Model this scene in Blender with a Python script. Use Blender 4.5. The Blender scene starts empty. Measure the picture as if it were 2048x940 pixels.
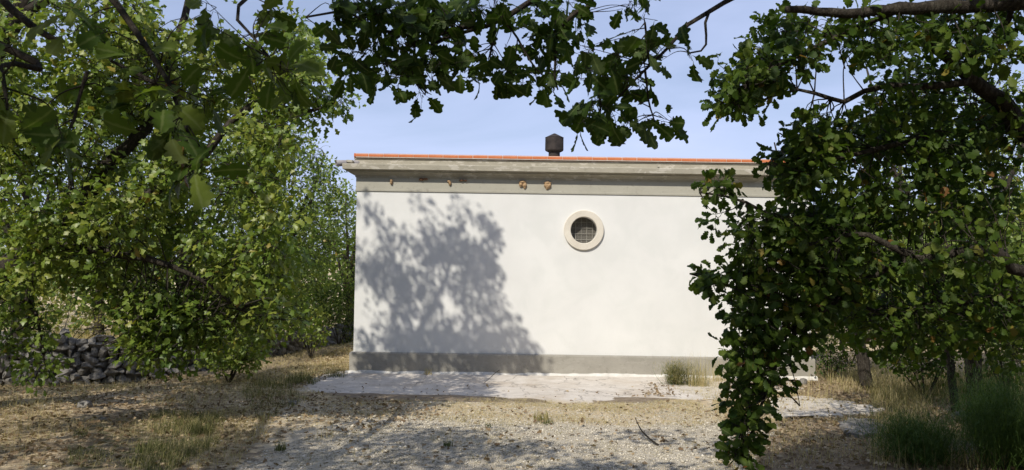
import bpy, bmesh, math, random
import numpy as np
from mathutils import Vector, Matrix

RNG = np.random.default_rng(11)
random.seed(5)
sc = bpy.context.scene
COL = sc.collection
R = math.radians

# ------------------------------------------------------------------ camera
W, H, F = 2048.0, 940.0, 1577.0
EYE = np.array([0.0, 0.0, 2.2])
PITCH, ROLL = R(2.0), R(0.85)
cam = bpy.data.cameras.new('camera')
cam_o = bpy.data.objects.new('camera', cam)
COL.objects.link(cam_o)
cam.sensor_fit = 'HORIZONTAL'
cam.sensor_width = 36.0
cam.lens = F / W * 36.0
cam.clip_start = 0.05
cam.clip_end = 3000.0
cam.dof.use_dof = True
cam.dof.focus_distance = 13.0
cam.dof.aperture_fstop = 14.0
CM = Matrix.Rotation(R(90) + PITCH, 3, 'X') @ Matrix.Rotation(ROLL, 3, 'Z')
cam_o.location = EYE
cam_o.rotation_euler = CM.to_euler()
sc.camera = cam_o
CMN = np.array(CM)

# ------------------------------------------------------------------ sky, sun, exposure
TO_SUN = Vector((-0.43, -1.0, 1.0)).normalized()
SUN_EL = math.asin(TO_SUN.z)
world = bpy.data.worlds.new('World')
sc.world = world
world.use_nodes = True
nt = world.node_tree
nt.nodes.clear()
out = nt.nodes.new('ShaderNodeOutputWorld')
bg = nt.nodes.new('ShaderNodeBackground')
sky = nt.nodes.new('ShaderNodeTexSky')
sky.sky_type = 'NISHITA'
sky.sun_disc = False
sky.sun_elevation = SUN_EL
sky.sun_rotation = math.atan2(TO_SUN.x, TO_SUN.y)
sky.air_density = 1.0
sky.dust_density = 1.6
sky.ozone_density = 2.0
sky.altitude = 400
tc = nt.nodes.new('ShaderNodeTexCoord')
mp = nt.nodes.new('ShaderNodeMapping')
mp.inputs['Scale'].default_value = (1.4, 1.0, 5.0)
mp.inputs['Rotation'].default_value = (0, R(-24), R(8))
nz = nt.nodes.new('ShaderNodeTexNoise')
nz.inputs['Scale'].default_value = 1.7
nz.inputs['Detail'].default_value = 7
nz.inputs['Roughness'].default_value = 0.55
nz.inputs['Distortion'].default_value = 0.5
mr = nt.nodes.new('ShaderNodeMapRange')
mr.inputs['From Min'].default_value = 0.35
mr.inputs['From Max'].default_value = 0.78
mr.inputs['To Min'].default_value = 0.48
mr.inputs['To Max'].default_value = 1.0
mx = nt.nodes.new('ShaderNodeMix')
mx.data_type = 'RGBA'
mx.inputs['B'].default_value = (6.9, 7.9, 11.4, 1)
nt.links.new(tc.outputs['Generated'], mp.inputs['Vector'])
nt.links.new(mp.outputs['Vector'], nz.inputs['Vector'])
nt.links.new(nz.outputs['Fac'], mr.inputs['Value'])
sz = nt.nodes.new('ShaderNodeSeparateXYZ')
nt.links.new(tc.outputs['Generated'], sz.inputs[0])
gr = nt.nodes.new('ShaderNodeMapRange')          # thin haze: thickest towards the horizon
gr.inputs['From Min'].default_value = 0.0
gr.inputs['From Max'].default_value = 0.45
gr.inputs['To Min'].default_value = 1.15
gr.inputs['To Max'].default_value = 0.62
mu = nt.nodes.new('ShaderNodeMath'); mu.operation = 'MULTIPLY'; mu.use_clamp = True
nt.links.new(sz.outputs['Z'], gr.inputs['Value'])
nt.links.new(mr.outputs['Result'], mu.inputs[0]); nt.links.new(gr.outputs['Result'], mu.inputs[1])
nt.links.new(mu.outputs[0], mx.inputs['Factor'])
nt.links.new(sky.outputs['Color'], mx.inputs['A'])
nt.links.new(mx.outputs['Result'], bg.inputs['Color'])
bg.inputs['Strength'].default_value = 0.10
nt.links.new(bg.outputs['Background'], out.inputs['Surface'])

sun = bpy.data.lights.new('sun', 'SUN')
sun.energy = 4.3
sun.angle = R(0.53)
sun.color = (1.0, 0.94, 0.82)
sun_o = bpy.data.objects.new('sun', sun)
COL.objects.link(sun_o)
sun_o.rotation_euler = (-TO_SUN).to_track_quat('-Z', 'Y').to_euler()
sun_o.location = (-10, -20, 30)

vs = sc.view_settings
vs.view_transform = 'Standard'
vs.look = 'None'
vs.gamma = 1.0
vs.use_curve_mapping = False
vs.exposure = 0.0
sc.render.film_transparent = False
try:
    sc.cycles.max_bounces = 8
    sc.cycles.diffuse_bounces = 4
    sc.cycles.transmission_bounces = 6
    sc.cycles.transparent_max_bounces = 8
except Exception:
    pass

# ------------------------------------------------------------------ helpers
def ray(px, py):
    d = np.stack([(np.asarray(px, float) - W / 2) / F, -(np.asarray(py, float) - H / 2) / F,
                  -np.ones_like(np.asarray(px, float))], -1)
    return d @ CMN.T

def P(px, py, Y):
    """world point seen at photo position (px,py) at distance Y in front of the camera"""
    d = ray(px, py)
    return EYE + d * (np.asarray(Y, float) / d[..., 1])[..., None]

def proj(p):
    q = (np.asarray(p) - EYE) @ CMN
    zz = np.where(-q[..., 2] < 0.05, 0.05, -q[..., 2])
    x = W / 2 + F * q[..., 0] / zz
    y = H / 2 - F * q[..., 1] / zz
    vis = (-q[..., 2] > 0.05)
    return x, y, vis

def sstep(a, b, x):
    t = np.clip((np.asarray(x, float) - a) / (b - a), 0, 1)
    return t * t * (3 - 2 * t)

def vnoise(x, y, seed=0):
    """cheap smooth value noise"""
    x = np.asarray(x, float); y = np.asarray(y, float)
    xi = np.floor(x); yi = np.floor(y)
    fx = x - xi; fy = y - yi
    fx = fx * fx * (3 - 2 * fx); fy = fy * fy * (3 - 2 * fy)
    def h(a, b):
        s = np.sin(a * 127.1 + b * 311.7 + seed * 74.7) * 43758.5453
        return s - np.floor(s)
    return (h(xi, yi) * (1 - fx) + h(xi + 1, yi) * fx) * (1 - fy) + (h(xi, yi + 1) * (1 - fx) + h(xi + 1, yi + 1) * fx) * fy

def ground_h(x, y):
    x = np.asarray(x, float); y = np.asarray(y, float)
    h = 0.6 - 0.6 * np.clip(y / 14.0, -0.4, 1.0)
    lx = -5.7 + (y - 15.4) * (1.4 / 5.6)
    s = lx - x
    dip = sstep(0.0, 0.9, s) * (0.10 + 0.22 * sstep(15.5, 17.5, y)) * sstep(12.0, 14.5, y)
    h = h - dip
    near = np.clip(1 - np.abs(y - 9) / 60.0, 0, 1)
    h = h + near * (0.05 * (vnoise(x * .9, y * .9, 1) - .5) + 0.025 * (vnoise(x * 3.1, y * 3.1, 2) - .5))
    # level ground under the concrete apron
    a = sstep(-3.9, -3.2, x) * (1 - sstep(5.6, 6.4, x)) * sstep(12.0, 13.6, y)
    hb = 0.6 - 0.6 * np.clip(y / 14.0, -0.4, 1.0)
    h = h * (1 - a) + (hb - 0.02) * a
    return h

def ground_px(px, py):
    d = ray(px, py)
    Y = np.full(np.shape(px), 9.0)
    for _ in range(30):
        p = EYE + d * (Y / d[..., 1])[..., None]
        g = ground_h(p[..., 0], p[..., 1])
        Yn = (g - EYE[2]) / d[..., 2] * d[..., 1]
        Y = 0.5 * Y + 0.5 * np.clip(Yn, 1, 80)
    p = EYE + d * (Y / d[..., 1])[..., None]
    p[..., 2] = ground_h(p[..., 0], p[..., 1])
    return p

def in_poly(x, y, poly):
    x = np.asarray(x); y = np.asarray(y)
    ins = np.zeros(x.shape, bool)
    n = len(poly)
    for i in range(n):
        x1, y1 = poly[i]; x2, y2 = poly[(i + 1) % n]
        if y1 == y2:
            continue
        c = ((y1 > y) != (y2 > y)) & (x < (x2 - x1) * (y - y1) / (y2 - y1) + x1)
        ins ^= c
    return ins

def sample_poly(poly, n, rng=RNG):
    pl = np.array(poly, float)
    lo, hi = pl.min(0), pl.max(0)
    pts = np.zeros((0, 2))
    while len(pts) < n:
        c = lo + (hi - lo) * rng.random((n * 3 + 20, 2))
        pts = np.concatenate([pts, c[in_poly(c[:, 0], c[:, 1], poly)]])
    return pts[:n]

def np_mesh(name, verts, tris, tint=None, smooth=False, quads=False):
    verts = np.asarray(verts, np.float32).reshape(-1, 3)
    tris = np.asarray(tris, np.int32)
    k = tris.shape[1]
    me = bpy.data.meshes.new(name)
    me.vertices.add(len(verts))
    me.vertices.foreach_set('co', verts.ravel())
    me.loops.add(tris.size)
    me.loops.foreach_set('vertex_index', tris.ravel())
    me.polygons.add(len(tris))
    me.polygons.foreach_set('loop_start', np.arange(0, tris.size, k, dtype=np.int32))
    me.polygons.foreach_set('loop_total', np.full(len(tris), k, np.int32))
    if smooth:
        me.polygons.foreach_set('use_smooth', np.ones(len(tris), bool))
    if tint is not None:
        at = me.attributes.new('tint', 'FLOAT', 'POINT')
        at.data.foreach_set('value', np.asarray(tint, np.float32))
    me.update(calc_edges=True)
    me.validate()
    return me

def obj(name, mesh, mat=None, parent=None, loc=None):
    if isinstance(mesh, bmesh.types.BMesh):
        me = bpy.data.meshes.new(name)
        mesh.to_mesh(me); mesh.free(); mesh = me
    o = bpy.data.objects.new(name, mesh)
    COL.objects.link(o)
    if mat is not None and len(mesh.materials) == 0:
        mesh.materials.append(mat)
    if parent is not None:
        o.parent = parent
        o.location = -Vector(parent.location) if loc is None else loc
    elif loc is not None:
        o.location = loc
    return o

def empty(name, loc):
    o = bpy.data.objects.new(name, None)
    o.empty_display_size = 0.2
    COL.objects.link(o)
    o.location = Vector([float(v) for v in loc])
    return o

def tag(o, label=None, cat=None, group=None, kind=None):
    if label: o['label'] = label
    if cat: o['category'] = cat
    if group: o['group'] = group
    if kind: o['kind'] = kind
    return o

def add_box(bm, x0, x1, y0, y1, z0, z1):
    vs_ = [bm.verts.new((x, y, z)) for z in (z0, z1) for y in (y0, y1) for x in (x0, x1)]
    for f in ((0, 2, 3, 1), (4, 5, 7, 6), (0, 1, 5, 4), (2, 6, 7, 3), (0, 4, 6, 2), (1, 3, 7, 5)):
        bm.faces.new([vs_[i] for i in f])

def tube(pts, rads, k=6, rough=0.0, cap=True):
    pts = np.asarray(pts, float); n = len(pts)
    rads = np.broadcast_to(np.asarray(rads, float), (n,))
    t = np.gradient(pts, axis=0)
    t /= np.linalg.norm(t, axis=1)[:, None] + 1e-9
    u = np.cross(t[0], np.array([0.13, 0.31, 0.94]) if abs(t[0, 2]) < .85 else np.array([0.97, 0.2, 0.05]))
    V = []
    a = np.arange(k) * 2 * math.pi / k
    for i in range(n):
        u = u - t[i] * np.dot(u, t[i]); u = u / (np.linalg.norm(u) + 1e-9)
        w = np.cross(t[i], u)
        rr = rads[i] * (1 + (rough * (RNG.random(k) - .5) * 2 if rough else 0))
        V.append(pts[i] + (np.cos(a) * rr)[:, None] * u + (np.sin(a) * rr)[:, None] * w)
    V = np.concatenate(V)
    T = []
    for i in range(n - 1):
        for j in range(k):
            a, b = i * k + j, i * k + (j + 1) % k
            T += [(a, b, b + k), (a, b + k, a + k)]
    if cap:
        c = len(V); V = np.concatenate([V, pts[-1:], pts[:1]])
        for j in range(k):
            T.append(((n - 1) * k + j, (n - 1) * k + (j + 1) % k, c))
            T.append(((j + 1) % k, j, c + 1))
    return V, np.array(T, np.int32)

def merge(parts):
    V, T, o = [], [], 0
    for v, t in parts:
        V.append(v); T.append(t + o); o += len(v)
    return np.concatenate(V), np.concatenate(T)

def spline(pts, n):
    """Catmull-Rom through the points"""
    pts = np.asarray(pts, float)
    if len(pts) < 3:
        s = np.linspace(0, 1, n)[:, None]
        return pts[0] * (1 - s) + pts[-1] * s
    Q = np.concatenate([[2 * pts[0] - pts[1]], pts, [2 * pts[-1] - pts[-2]]])
    u = np.linspace(0, len(pts) - 1 - 1e-6, n)
    i = u.astype(int); f = (u - i)[:, None]
    a, b, c, d = Q[i], Q[i + 1], Q[i + 2], Q[i + 3]
    return 0.5 * (2 * b + (c - a) * f + (2 * a - 5 * b + 4 * c - d) * f ** 2 + (3 * b - a - 3 * c + d) * f ** 3)

# ------------------------------------------------------------------ materials
def new_mat(name):
    m = bpy.data.materials.new(name)
    m.use_nodes = True
    n = m.node_tree
    n.nodes.clear()
    o = n.nodes.new('ShaderNodeOutputMaterial')
    b = n.nodes.new('ShaderNodeBsdfPrincipled')
    n.links.new(b.outputs[0], o.inputs[0])
    return m, n, b, o

def N(n, typ, **kw):
    x = n.nodes.new(typ)
    for k, v in kw.items():
        if k in x.inputs:
            x.inputs[k].default_value = v
        else:
            setattr(x, k, v)
    return x

def noise(n, scale, detail=6, rough=.55, vec=None, dist=0.0, coord='Object'):
    t = N(n, 'ShaderNodeTexNoise', Scale=scale, Detail=detail, Roughness=rough, Distortion=dist)
    if vec is None:
        c = n.nodes.get('TC') or n.nodes.new('ShaderNodeTexCoord')
        c.name = 'TC'
        vec = c.outputs[coord]
    n.links.new(vec, t.inputs['Vector'])
    return t.outputs['Fac']

def ramp(n, fac, stops, interp='LINEAR'):
    r = n.nodes.new('ShaderNodeValToRGB')
    cr = r.color_ramp
    cr.interpolation = interp
    while len(cr.elements) < len(stops):
        cr.elements.new(0.5)
    for e, (p, c) in zip(cr.elements, stops):
        e.position = p
        e.color = (c[0], c[1], c[2], 1) if hasattr(c, '__len__') else (c, c, c, 1)
    n.links.new(fac, r.inputs['Fac'])
    return r.outputs['Color']

def mix(n, fac, a, b, blend='MIX'):
    m = n.nodes.new('ShaderNodeMix')
    m.data_type = 'RGBA'
    m.blend_type = blend
    for s, v in (('A', a), ('B', b)):
        if hasattr(v, 'is_output') or isinstance(v, bpy.types.NodeSocket):
            n.links.new(v, m.inputs[s])
        else:
            m.inputs[s].default_value = (v[0], v[1], v[2], 1)
    if isinstance(fac, bpy.types.NodeSocket):
        n.links.new(fac, m.inputs['Factor'])
    else:
        m.inputs['Factor'].default_value = fac
    return m.outputs['Result']

def bump(n, b, h, strength=.4, dist=.02):
    x = N(n, 'ShaderNodeBump', Strength=strength, Distance=dist)
    n.links.new(h, x.inputs['Height'])
    n.links.new(x.outputs[0], b.inputs['Normal'])

def attr(n, name):
    a = n.nodes.new('ShaderNodeAttribute')
    a.attribute_name = name
    return a.outputs['Fac']

def mat_mottled(name, c1, c2, scale=6, rough=.9, bs=.3, bscale=60, bd=.01, spec=.3):
    m, n, b, o = new_mat(name)
    f = noise(n, scale, 8, .6)
    n.links.new(ramp(n, f, [(.3, c1), (.7, c2)]), b.inputs['Base Color'])
    b.inputs['Roughness'].default_value = rough
    b.inputs['Specular IOR Level'].default_value = spec
    bump(n, b, noise(n, bscale, 6, .6), bs, bd)
    return m

def mat_leaf(name, stops, under, trans=.35, rough=.55, spec=.4):
    m, n, b, o = new_mat(name)
    t = attr(n, 'tint')
    c = ramp(n, t, stops)
    f = noise(n, 22, 3, .6)
    c = mix(n, ramp(n, f, [(.35, (.0,)*3), (.75, (.45,)*3)]), c, mix(n, .5, c, (.10, .11, .02)))
    c = mix(n, ramp(n, attr(n, 'vein'), [(.80, 0.0), (.95, .55)]), c, (.20, .24, .09))
    g = n.nodes.new('ShaderNodeNewGeometry')
    cc = mix(n, g.outputs['Backfacing'], c, mix(n, .45, c, under))
    n.links.new(cc, b.inputs['Base Color'])
    b.inputs['Roughness'].default_value = rough
    b.inputs['Specular IOR Level'].default_value = spec * .55
    tr = n.nodes.new('ShaderNodeBsdfTranslucent')
    n.links.new(mix(n, 1.0, c, (1.25, 1.35, .55), 'MULTIPLY'), tr.inputs['Color'])
    ms = n.nodes.new('ShaderNodeMixShader')
    ms.inputs[0].default_value = trans
    n.links.new(b.outputs[0], ms.inputs[1])
    n.links.new(tr.outputs[0], ms.inputs[2])
    n.links.new(ms.outputs[0], o.inputs[0])
    return m

M = {}
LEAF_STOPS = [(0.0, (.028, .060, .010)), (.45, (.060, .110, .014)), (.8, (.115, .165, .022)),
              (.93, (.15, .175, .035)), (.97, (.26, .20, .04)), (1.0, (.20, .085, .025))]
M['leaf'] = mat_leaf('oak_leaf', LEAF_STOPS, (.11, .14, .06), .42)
M['leaf_lit'] = mat_leaf('oak_leaf_lit_tone', [(0.0, (.050, .100, .014)), (.45, (.145, .215, .032)), (.8, (.250, .310, .060)),
              (.95, (.25, .27, .04)), (1.0, (.30, .20, .04))], (.15, .19, .06), .34, .42, .8)  # lit copy of the oak leaf: sunlit brightness put into its base colour
M['leaf_yellow'] = mat_leaf('dry_shrub_leaf', [(0, (.12, .14, .035)), (.6, (.22, .21, .055)), (1, (.33, .28, .09))], (.2, .2, .09), .3)
M['blade'] = mat_leaf('grass_blade', [(0, (.035, .065, .022)), (.22, (.075, .11, .035)), (.4, (.19, .19, .065)), (.65, (.55, .44, .235)), (1, (.76, .64, .42))],
                      (.3, .26, .13), .25, .7, .2)
M['broom'] = mat_leaf('broom_stem', [(0, (.05, .10, .025)), (.6, (.12, .21, .045)), (1, (.22, .30, .07))], (.06, .1, .04), .2, .6, .2)
M['litter'] = mat_leaf('fallen_leaf', [(0, (.12, .075, .045)), (.5, (.25, .175, .11)), (.85, (.42, .32, .21)), (1, (.56, .46, .33))],
                       (.30, .22, .14), .12, .8, .2)

def mat_bark():
    m, n, b, o = new_mat('oak_bark')
    c = n.nodes.new('ShaderNodeTexCoord'); c.name = 'TC'
    mpn = N(n, 'ShaderNodeMapping'); mpn.inputs['Scale'].default_value = (1, 1, .35)
    n.links.new(c.outputs['Object'], mpn.inputs['Vector'])
    f = noise(n, 34, 7, .65, mpn.outputs[0], .6)
    col = ramp(n, f, [(.32, (.020, .017, .014)), (.52, (.068, .058, .047)), (.75, (.15, .135, .112))])
    l = noise(n, 7, 4, .6)
    col = mix(n, ramp(n, l, [(.55, 0.0), (.75, .4)]), col, (.15, .15, .115))
    col = mix(n, ramp(n, noise(n, 90, 5, .7), [(.42, .55), (.62, 0.0)]), col, (.025, .02, .016))
    n.links.new(col, b.inputs['Base Color'])
    b.inputs['Roughness'].default_value = .95
    b.inputs['Specular IOR Level'].default_value = .15
    bump(n, b, f, 1.0, .04)
    return m
M['bark'] = mat_bark()

def mat_plaster():
    m, n, b, o = new_mat('white_plaster')
    c = n.nodes.new('ShaderNodeTexCoord'); c.name = 'TC'
    big = noise(n, .8, 5, .55)
    col = ramp(n, big, [(.3, (.65, .648, .635)), (.7, (.725, .722, .705))])
    # faint vertical run marks
    mpn = N(n, 'ShaderNodeMapping'); mpn.inputs['Scale'].default_value = (2.2, 2.2, .22)
    n.links.new(c.outputs['Object'], mpn.inputs['Vector'])
    runs = noise(n, 1.6, 6, .6, mpn.outputs[0])
    col = mix(n, ramp(n, runs, [(.50, 0.0), (.75, .16)]), col, (.64, .635, .62))
    pt = noise(n, 1.9, 4, .5, None, .8)
    col = mix(n, ramp(n, pt, [(.44, 0.0), (.66, .35)]), col, (.60, .61, .59))
    # flaking and splash dirt just above the plinth
    sx = n.nodes.new('ShaderNodeSeparateXYZ'); n.links.new(c.outputs['Object'], sx.inputs[0])
    low = n.nodes.new('ShaderNodeMapRange')
    low.inputs['From Min'].default_value = .85; low.inputs['From Max'].default_value = .42
    n.links.new(sx.outputs['Z'], low.inputs['Value'])
    fl = noise(n, 26, 8, .7)
    mm = N(n, 'ShaderNodeMath', operation='MULTIPLY')
    n.links.new(low.outputs[0], mm.inputs[0])
    n.links.new(ramp(n, fl, [(.57, 0.0), (.64, .45)]), mm.inputs[1])
    col = mix(n, mm.outputs[0], col, (.52, .49, .45))
    n.links.new(col, b.inputs['Base Color'])
    b.inputs['Roughness'].default_value = .92
    b.inputs['Specular IOR Level'].default_value = .2
    bump(n, b, noise(n, 120, 4, .6), .12, .004)
    return m
M['plaster'] = mat_plaster()

def mat_greypaint(name, c1, c2, flake, famount, bs=.2, bscale=70):
    m, n, b, o = new_mat(name)
    c = n.nodes.new('ShaderNodeTexCoord'); c.name = 'TC'
    f = noise(n, 2.5, 8, .62)
    col = ramp(n, f, [(.3, c1), (.7, c2)])
    mpn = N(n, 'ShaderNodeMapping'); mpn.inputs['Scale'].default_value = (1, 1, 2.5)
    n.links.new(c.outputs['Object'], mpn.inputs['Vector'])
    g = noise(n, 4.5, 9, .62, mpn.outputs[0], .4)
    col = mix(n, ramp(n, g, [(.555, 0.0), (.585, famount)]), col, flake)
    st = noise(n, 14, 7, .7)
    col = mix(n, ramp(n, st, [(.55, 0.0), (.72, .4)]), col, (.14, .125, .10))
    n.links.new(col, b.inputs['Base Color'])
    b.inputs['Roughness'].default_value = .9
    b.inputs['Specular IOR Level'].default_value = .2
    bump(n, b, noise(n, bscale, 6, .6), bs, .008)
    return m
M['cornice'] = mat_greypaint('weathered_grey_paint', (.315, .29, .23), (.39, .36, .29), (.50, .465, .40), .75)
M['frieze'] = mat_greypaint('grey_beige_paint', (.37, .355, .30), (.41, .395, .335), (.46, .44, .39), .15)
M['plinth'] = mat_greypaint('rough_grey_render', (.29, .275, .24), (.36, .34, .30), (.40, .38, .34), .3, .9, 55)
M['skirt'] = mat_mottled('white_mortar', (.50, .48, .44), (.74, .72, .68), 5, .95, .6, 40, .02)
M['ring'] = mat_mottled('pale_stone', (.58, .53, .45), (.68, .635, .55), 5, .85, .25, 60)
M['tile'] = mat_mottled('terracotta', (.48, .135, .050), (.59, .19, .075), 7, .8, .2, 70)
M['grout'] = mat_mottled('pale_grout', (.55, .48, .42), (.65, .58, .5), 8, .9)
M['soot'] = mat_mottled('sooty_fibre_cement', (.014, .013, .014), (.055, .045, .041), 5, .9, .3, 40)
M['pipe'] = mat_mottled('old_zinc_pipe', (.22, .20, .20), (.40, .38, .38), 9, .6, .3, 40)
M['dark'] = mat_mottled('dark_interior', (.030, .026, .022), (.06, .05, .042), 3, .9)
M['wire'] = mat_mottled('grey_wire', (.26, .245, .21), (.36, .34, .30), 9, .7)
M['bar'] = mat_mottled('pale_bar_paint', (.27, .255, .22), (.36, .34, .30), 9, .7)
M['mud'] = mat_mottled('dry_mud', (.34, .22, .12), (.52, .36, .21), 25, .95, .9, 60, .02)
M['mudold'] = mat_mottled('old_mud_stain', (.16, .085, .05), (.26, .14, .08), 25, .95, .9, 60, .02)
M['rock'] = mat_mottled('limestone', (.13, .12, .11), (.30, .285, .265), 8, .95, .8, 30, .03)
M['coredark'] = mat_mottled('core_shade_dark', (.06, .055, .05), (.12, .11, .10), 8, .95, .8, 30, .03)  # dark tone stands for the shade between the wall stones
M['pebble'] = None

def mat_attr(name, stops, rough=.9):
    m, n, b, o = new_mat(name)
    col = ramp(n, attr(n, 'tint'), stops)
    f = noise(n, 40, 4, .6)
    col = mix(n, ramp(n, f, [(.3, 0.0), (.8, .4)]), col, (.16, .15, .13))
    n.links.new(col, b.inputs['Base Color'])
    b.inputs['Roughness'].default_value = rough
    b.inputs['Specular IOR Level'].default_value = .2
    return m
M['pebble'] = mat_attr('gravel_stone', [(0, (.36, .32, .25)), (.5, (.62, .56, .45)), (1, (.80, .74, .63))])

def mat_ground():
    m, n, b, o = new_mat('dry_ground')
    g, s, l, gr = attr(n, 'gravel'), attr(n, 'straw'), attr(n, 'litter'), attr(n, 'green')
    fine = noise(n, 75, 8, .72)
    med = noise(n, 9, 8, .65)
    soil = ramp(n, med, [(.3, (.19, .145, .10)), (.7, (.38, .31, .23))])
    straw = ramp(n, fine, [(.3, (.42, .315, .19)), (.52, (.66, .53, .345)), (.75, (.80, .69, .49))])
    grav = ramp(n, fine, [(.30, (.33, .29, .22)), (.5, (.61, .545, .435)), (.7, (.79, .725, .60))])
    lit = ramp(n, fine, [(.3, (.12, .088, .058)), (.55, (.33, .25, .165)), (.75, (.56, .46, .33))])
    grn = ramp(n, fine, [(.3, (.05, .06, .025)), (.7, (.16, .16, .07))])
    def brk(a):   # break the edges of the regions up
        x = N(n, 'ShaderNodeMath', operation='ADD')
        y = N(n, 'ShaderNodeMath', operation='MULTIPLY_ADD')
        n.links.new(med, y.inputs[0]); y.inputs[1].default_value = 1.5; y.inputs[2].default_value = -.75
        n.links.new(a, x.inputs[0]); n.links.new(y.outputs[0], x.inputs[1])
        return ramp(n, x.outputs[0], [(.35, 0.0), (.62, 1.0)])
    c = mix(n, brk(l), soil, lit)
    c = mix(n, brk(g), c, grav)
    c = mix(n, brk(s), c, straw)
    c = mix(n, brk(gr), c, grn)
    lf = noise(n, 1.3, 7, .7)
    c = mix(n, ramp(n, lf, [(.48, 0.0), (.70, .6)]), c, mix(n, .5, c, (.17, .125, .085)))
    n.links.new(c, b.inputs['Base Color'])
    b.inputs['Roughness'].default_value = .97
    b.inputs['Specular IOR Level'].default_value = .1
    bump(n, b, fine, .8, .03)
    return m
M['ground'] = mat_ground()

def mat_concrete():
    m, n, b, o = new_mat('old_concrete')
    f = noise(n, 3, 9, .65)
    col = ramp(n, f, [(.3, (.54, .49, .43)), (.7, (.72, .665, .60))])
    g = noise(n, 60, 6, .7)
    col = mix(n, ramp(n, g, [(.45, 0.0), (.75, .6)]), col, (.34, .30, .26))
    d_ = noise(n, 1.1, 7, .7)
    col = mix(n, ramp(n, d_, [(.48, 0.0), (.66, .6)]), col, (.44, .36, .27))
    v = N(n, 'ShaderNodeTexVoronoi', Scale=.9, feature='DISTANCE_TO_EDGE')
    c = n.nodes.get('TC')
    wob = N(n, 'ShaderNodeVectorMath', operation='MULTIPLY_ADD')
    nn = N(n, 'ShaderNodeTexNoise', Scale=3.0, Detail=5.0)
    n.links.new(c.outputs['Object'], nn.inputs['Vector'])
    n.links.new(nn.outputs['Color'], wob.inputs[0]); wob.inputs[1].default_value = (.5, .5, .5)
    n.links.new(c.outputs['Object'], wob.inputs[2])
    n.links.new(wob.outputs[0], v.inputs['Vector'])
    col = mix(n, ramp(n, v.outputs['Distance'], [(0, .8), (.012, 0.0)]), col, (.13, .11, .09))
    ad = N(n, 'ShaderNodeMath', operation='ADD')
    n.links.new(attr(n, 'rim'), ad.inputs[0]); n.links.new(noise(n, 2.3, 8, .72), ad.inputs[1])
    dust = ramp(n, noise(n, 75, 8, .72), [(.3, (.36, .29, .20)), (.52, (.58, .49, .36)), (.75, (.74, .66, .52))])
    col = mix(n, ramp(n, ad.outputs[0], [(.82, 0.0), (1.15, .95)]), col, dust)
    n.links.new(col, b.inputs['Base Color'])
    b.inputs['Roughness'].default_value = .95
    b.inputs['Specular IOR Level'].default_value = .15
    bump(n, b, g, .6, .015)
    return m
M['concrete'] = mat_concrete()

# ------------------------------------------------------------------ ground sheet
def axis(a, b, step, far):
    core = np.arange(a, b + 1e-6, step)
    g = []
    d, s = 0.0, step
    while d < far:
        s *= 1.35; d += s; g.append(d)
    g = np.array(g)
    return np.concatenate([(a - g)[::-1], core, b + g])
gx = axis(-11, 9, .11, 900); gy = axis(4.5, 21, .11, 900)
X, Y = np.meshgrid(gx, gy)
Z = ground_h(X, Y)
nx, ny = len(gx), len(gy)
idx = np.arange(nx * ny).reshape(ny, nx)
q = np.stack([idx[:-1, :-1], idx[:-1, 1:], idx[1:, 1:], idx[1:, :-1]], -1).reshape(-1, 4)
me = np_mesh('ground', np.stack([X, Y, Z], -1).reshape(-1, 3), q, smooth=True)
GRAVEL = [(430, 960), (520, 905), (640, 866), (760, 842), (900, 826), (1060, 842), (1250, 850), (1460, 842), (1560, 850), (1480, 960)]
GRAVEL2 = [(560, 805), (700, 805), (960, 808), (1200, 812), (1440, 812), (1460, 850), (1000, 850), (640, 880), (520, 900), (520, 850)]
STRAW = [(470, 760), (580, 735), (705, 690), (712, 640), (760, 640), (705, 745), (620, 768), (700, 803), (1000, 803), (1300, 806), (1380, 780), (1440, 745), (1620, 760), (1560, 850), (1440, 850), (1250, 855), (1000, 845), (800, 830), (560, 870), (420, 940), (300, 940), (420, 830)]
LITTER = [(1440, 840), (1560, 760), (1640, 750), (2048, 780), (2048, 960), (1460, 960)]
LITTER2 = [(-50, 745), (300, 745), (520, 760), (420, 830), (250, 880), (-50, 960)]
LITTER3 = [(420, 840), (560, 790), (700, 790), (760, 830), (520, 890), (430, 930)]
LEFTGR = [(-60, 760), (200, 752), (430, 752), (560, 740), (620, 780), (640, 830), (540, 940), (-60, 960)]
GREEN = [(150, 850), (330, 820), (450, 835), (440, 890), (330, 960), (120, 960)]
pts = np.stack([X, Y, Z], -1).reshape(-1, 3)
ppx, ppy, pv = proj(pts)
pv &= pts[:, 1] > 3
def region(*polys):
    a = np.zeros(len(pts), np.float32)
    for pl in polys:
        a = np.maximum(a, (in_poly(ppx, ppy, pl) & pv).astype(np.float32))
    g = a.reshape(ny, nx)
    for _ in range(3):
        p_ = np.pad(g, 1, mode='edge')
        g = (p_[:-2, 1:-1] + p_[2:, 1:-1] + p_[1:-1, :-2] + p_[1:-1, 2:] + 2 * g) / 6
    return g.ravel()
for nm, v in (('gravel', np.clip(region(GRAVEL, GRAVEL2) * .8 + .5 * region(STRAW), 0, 1)), ('straw', np.maximum(np.maximum(region(STRAW) * .55, region(LEFTGR) * .46), np.where(pts[:, 1] > 21, .7, 0))),
              ('litter', np.maximum(np.maximum(region(LITTER, LITTER2) * .8, region(LITTER3) * .35), np.where(pts[:, 1] < 6.5, .6, 0))), ('green', region(GREEN) * .45)):
    at = me.attributes.new(nm, 'FLOAT', 'POINT')
    at.data.foreach_set('value', v.astype(np.float32))
ground = tag(obj('ground', me, M['ground']), 'dry sloping ground of gravel, straw and leaf litter', 'ground', kind='structure')

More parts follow.
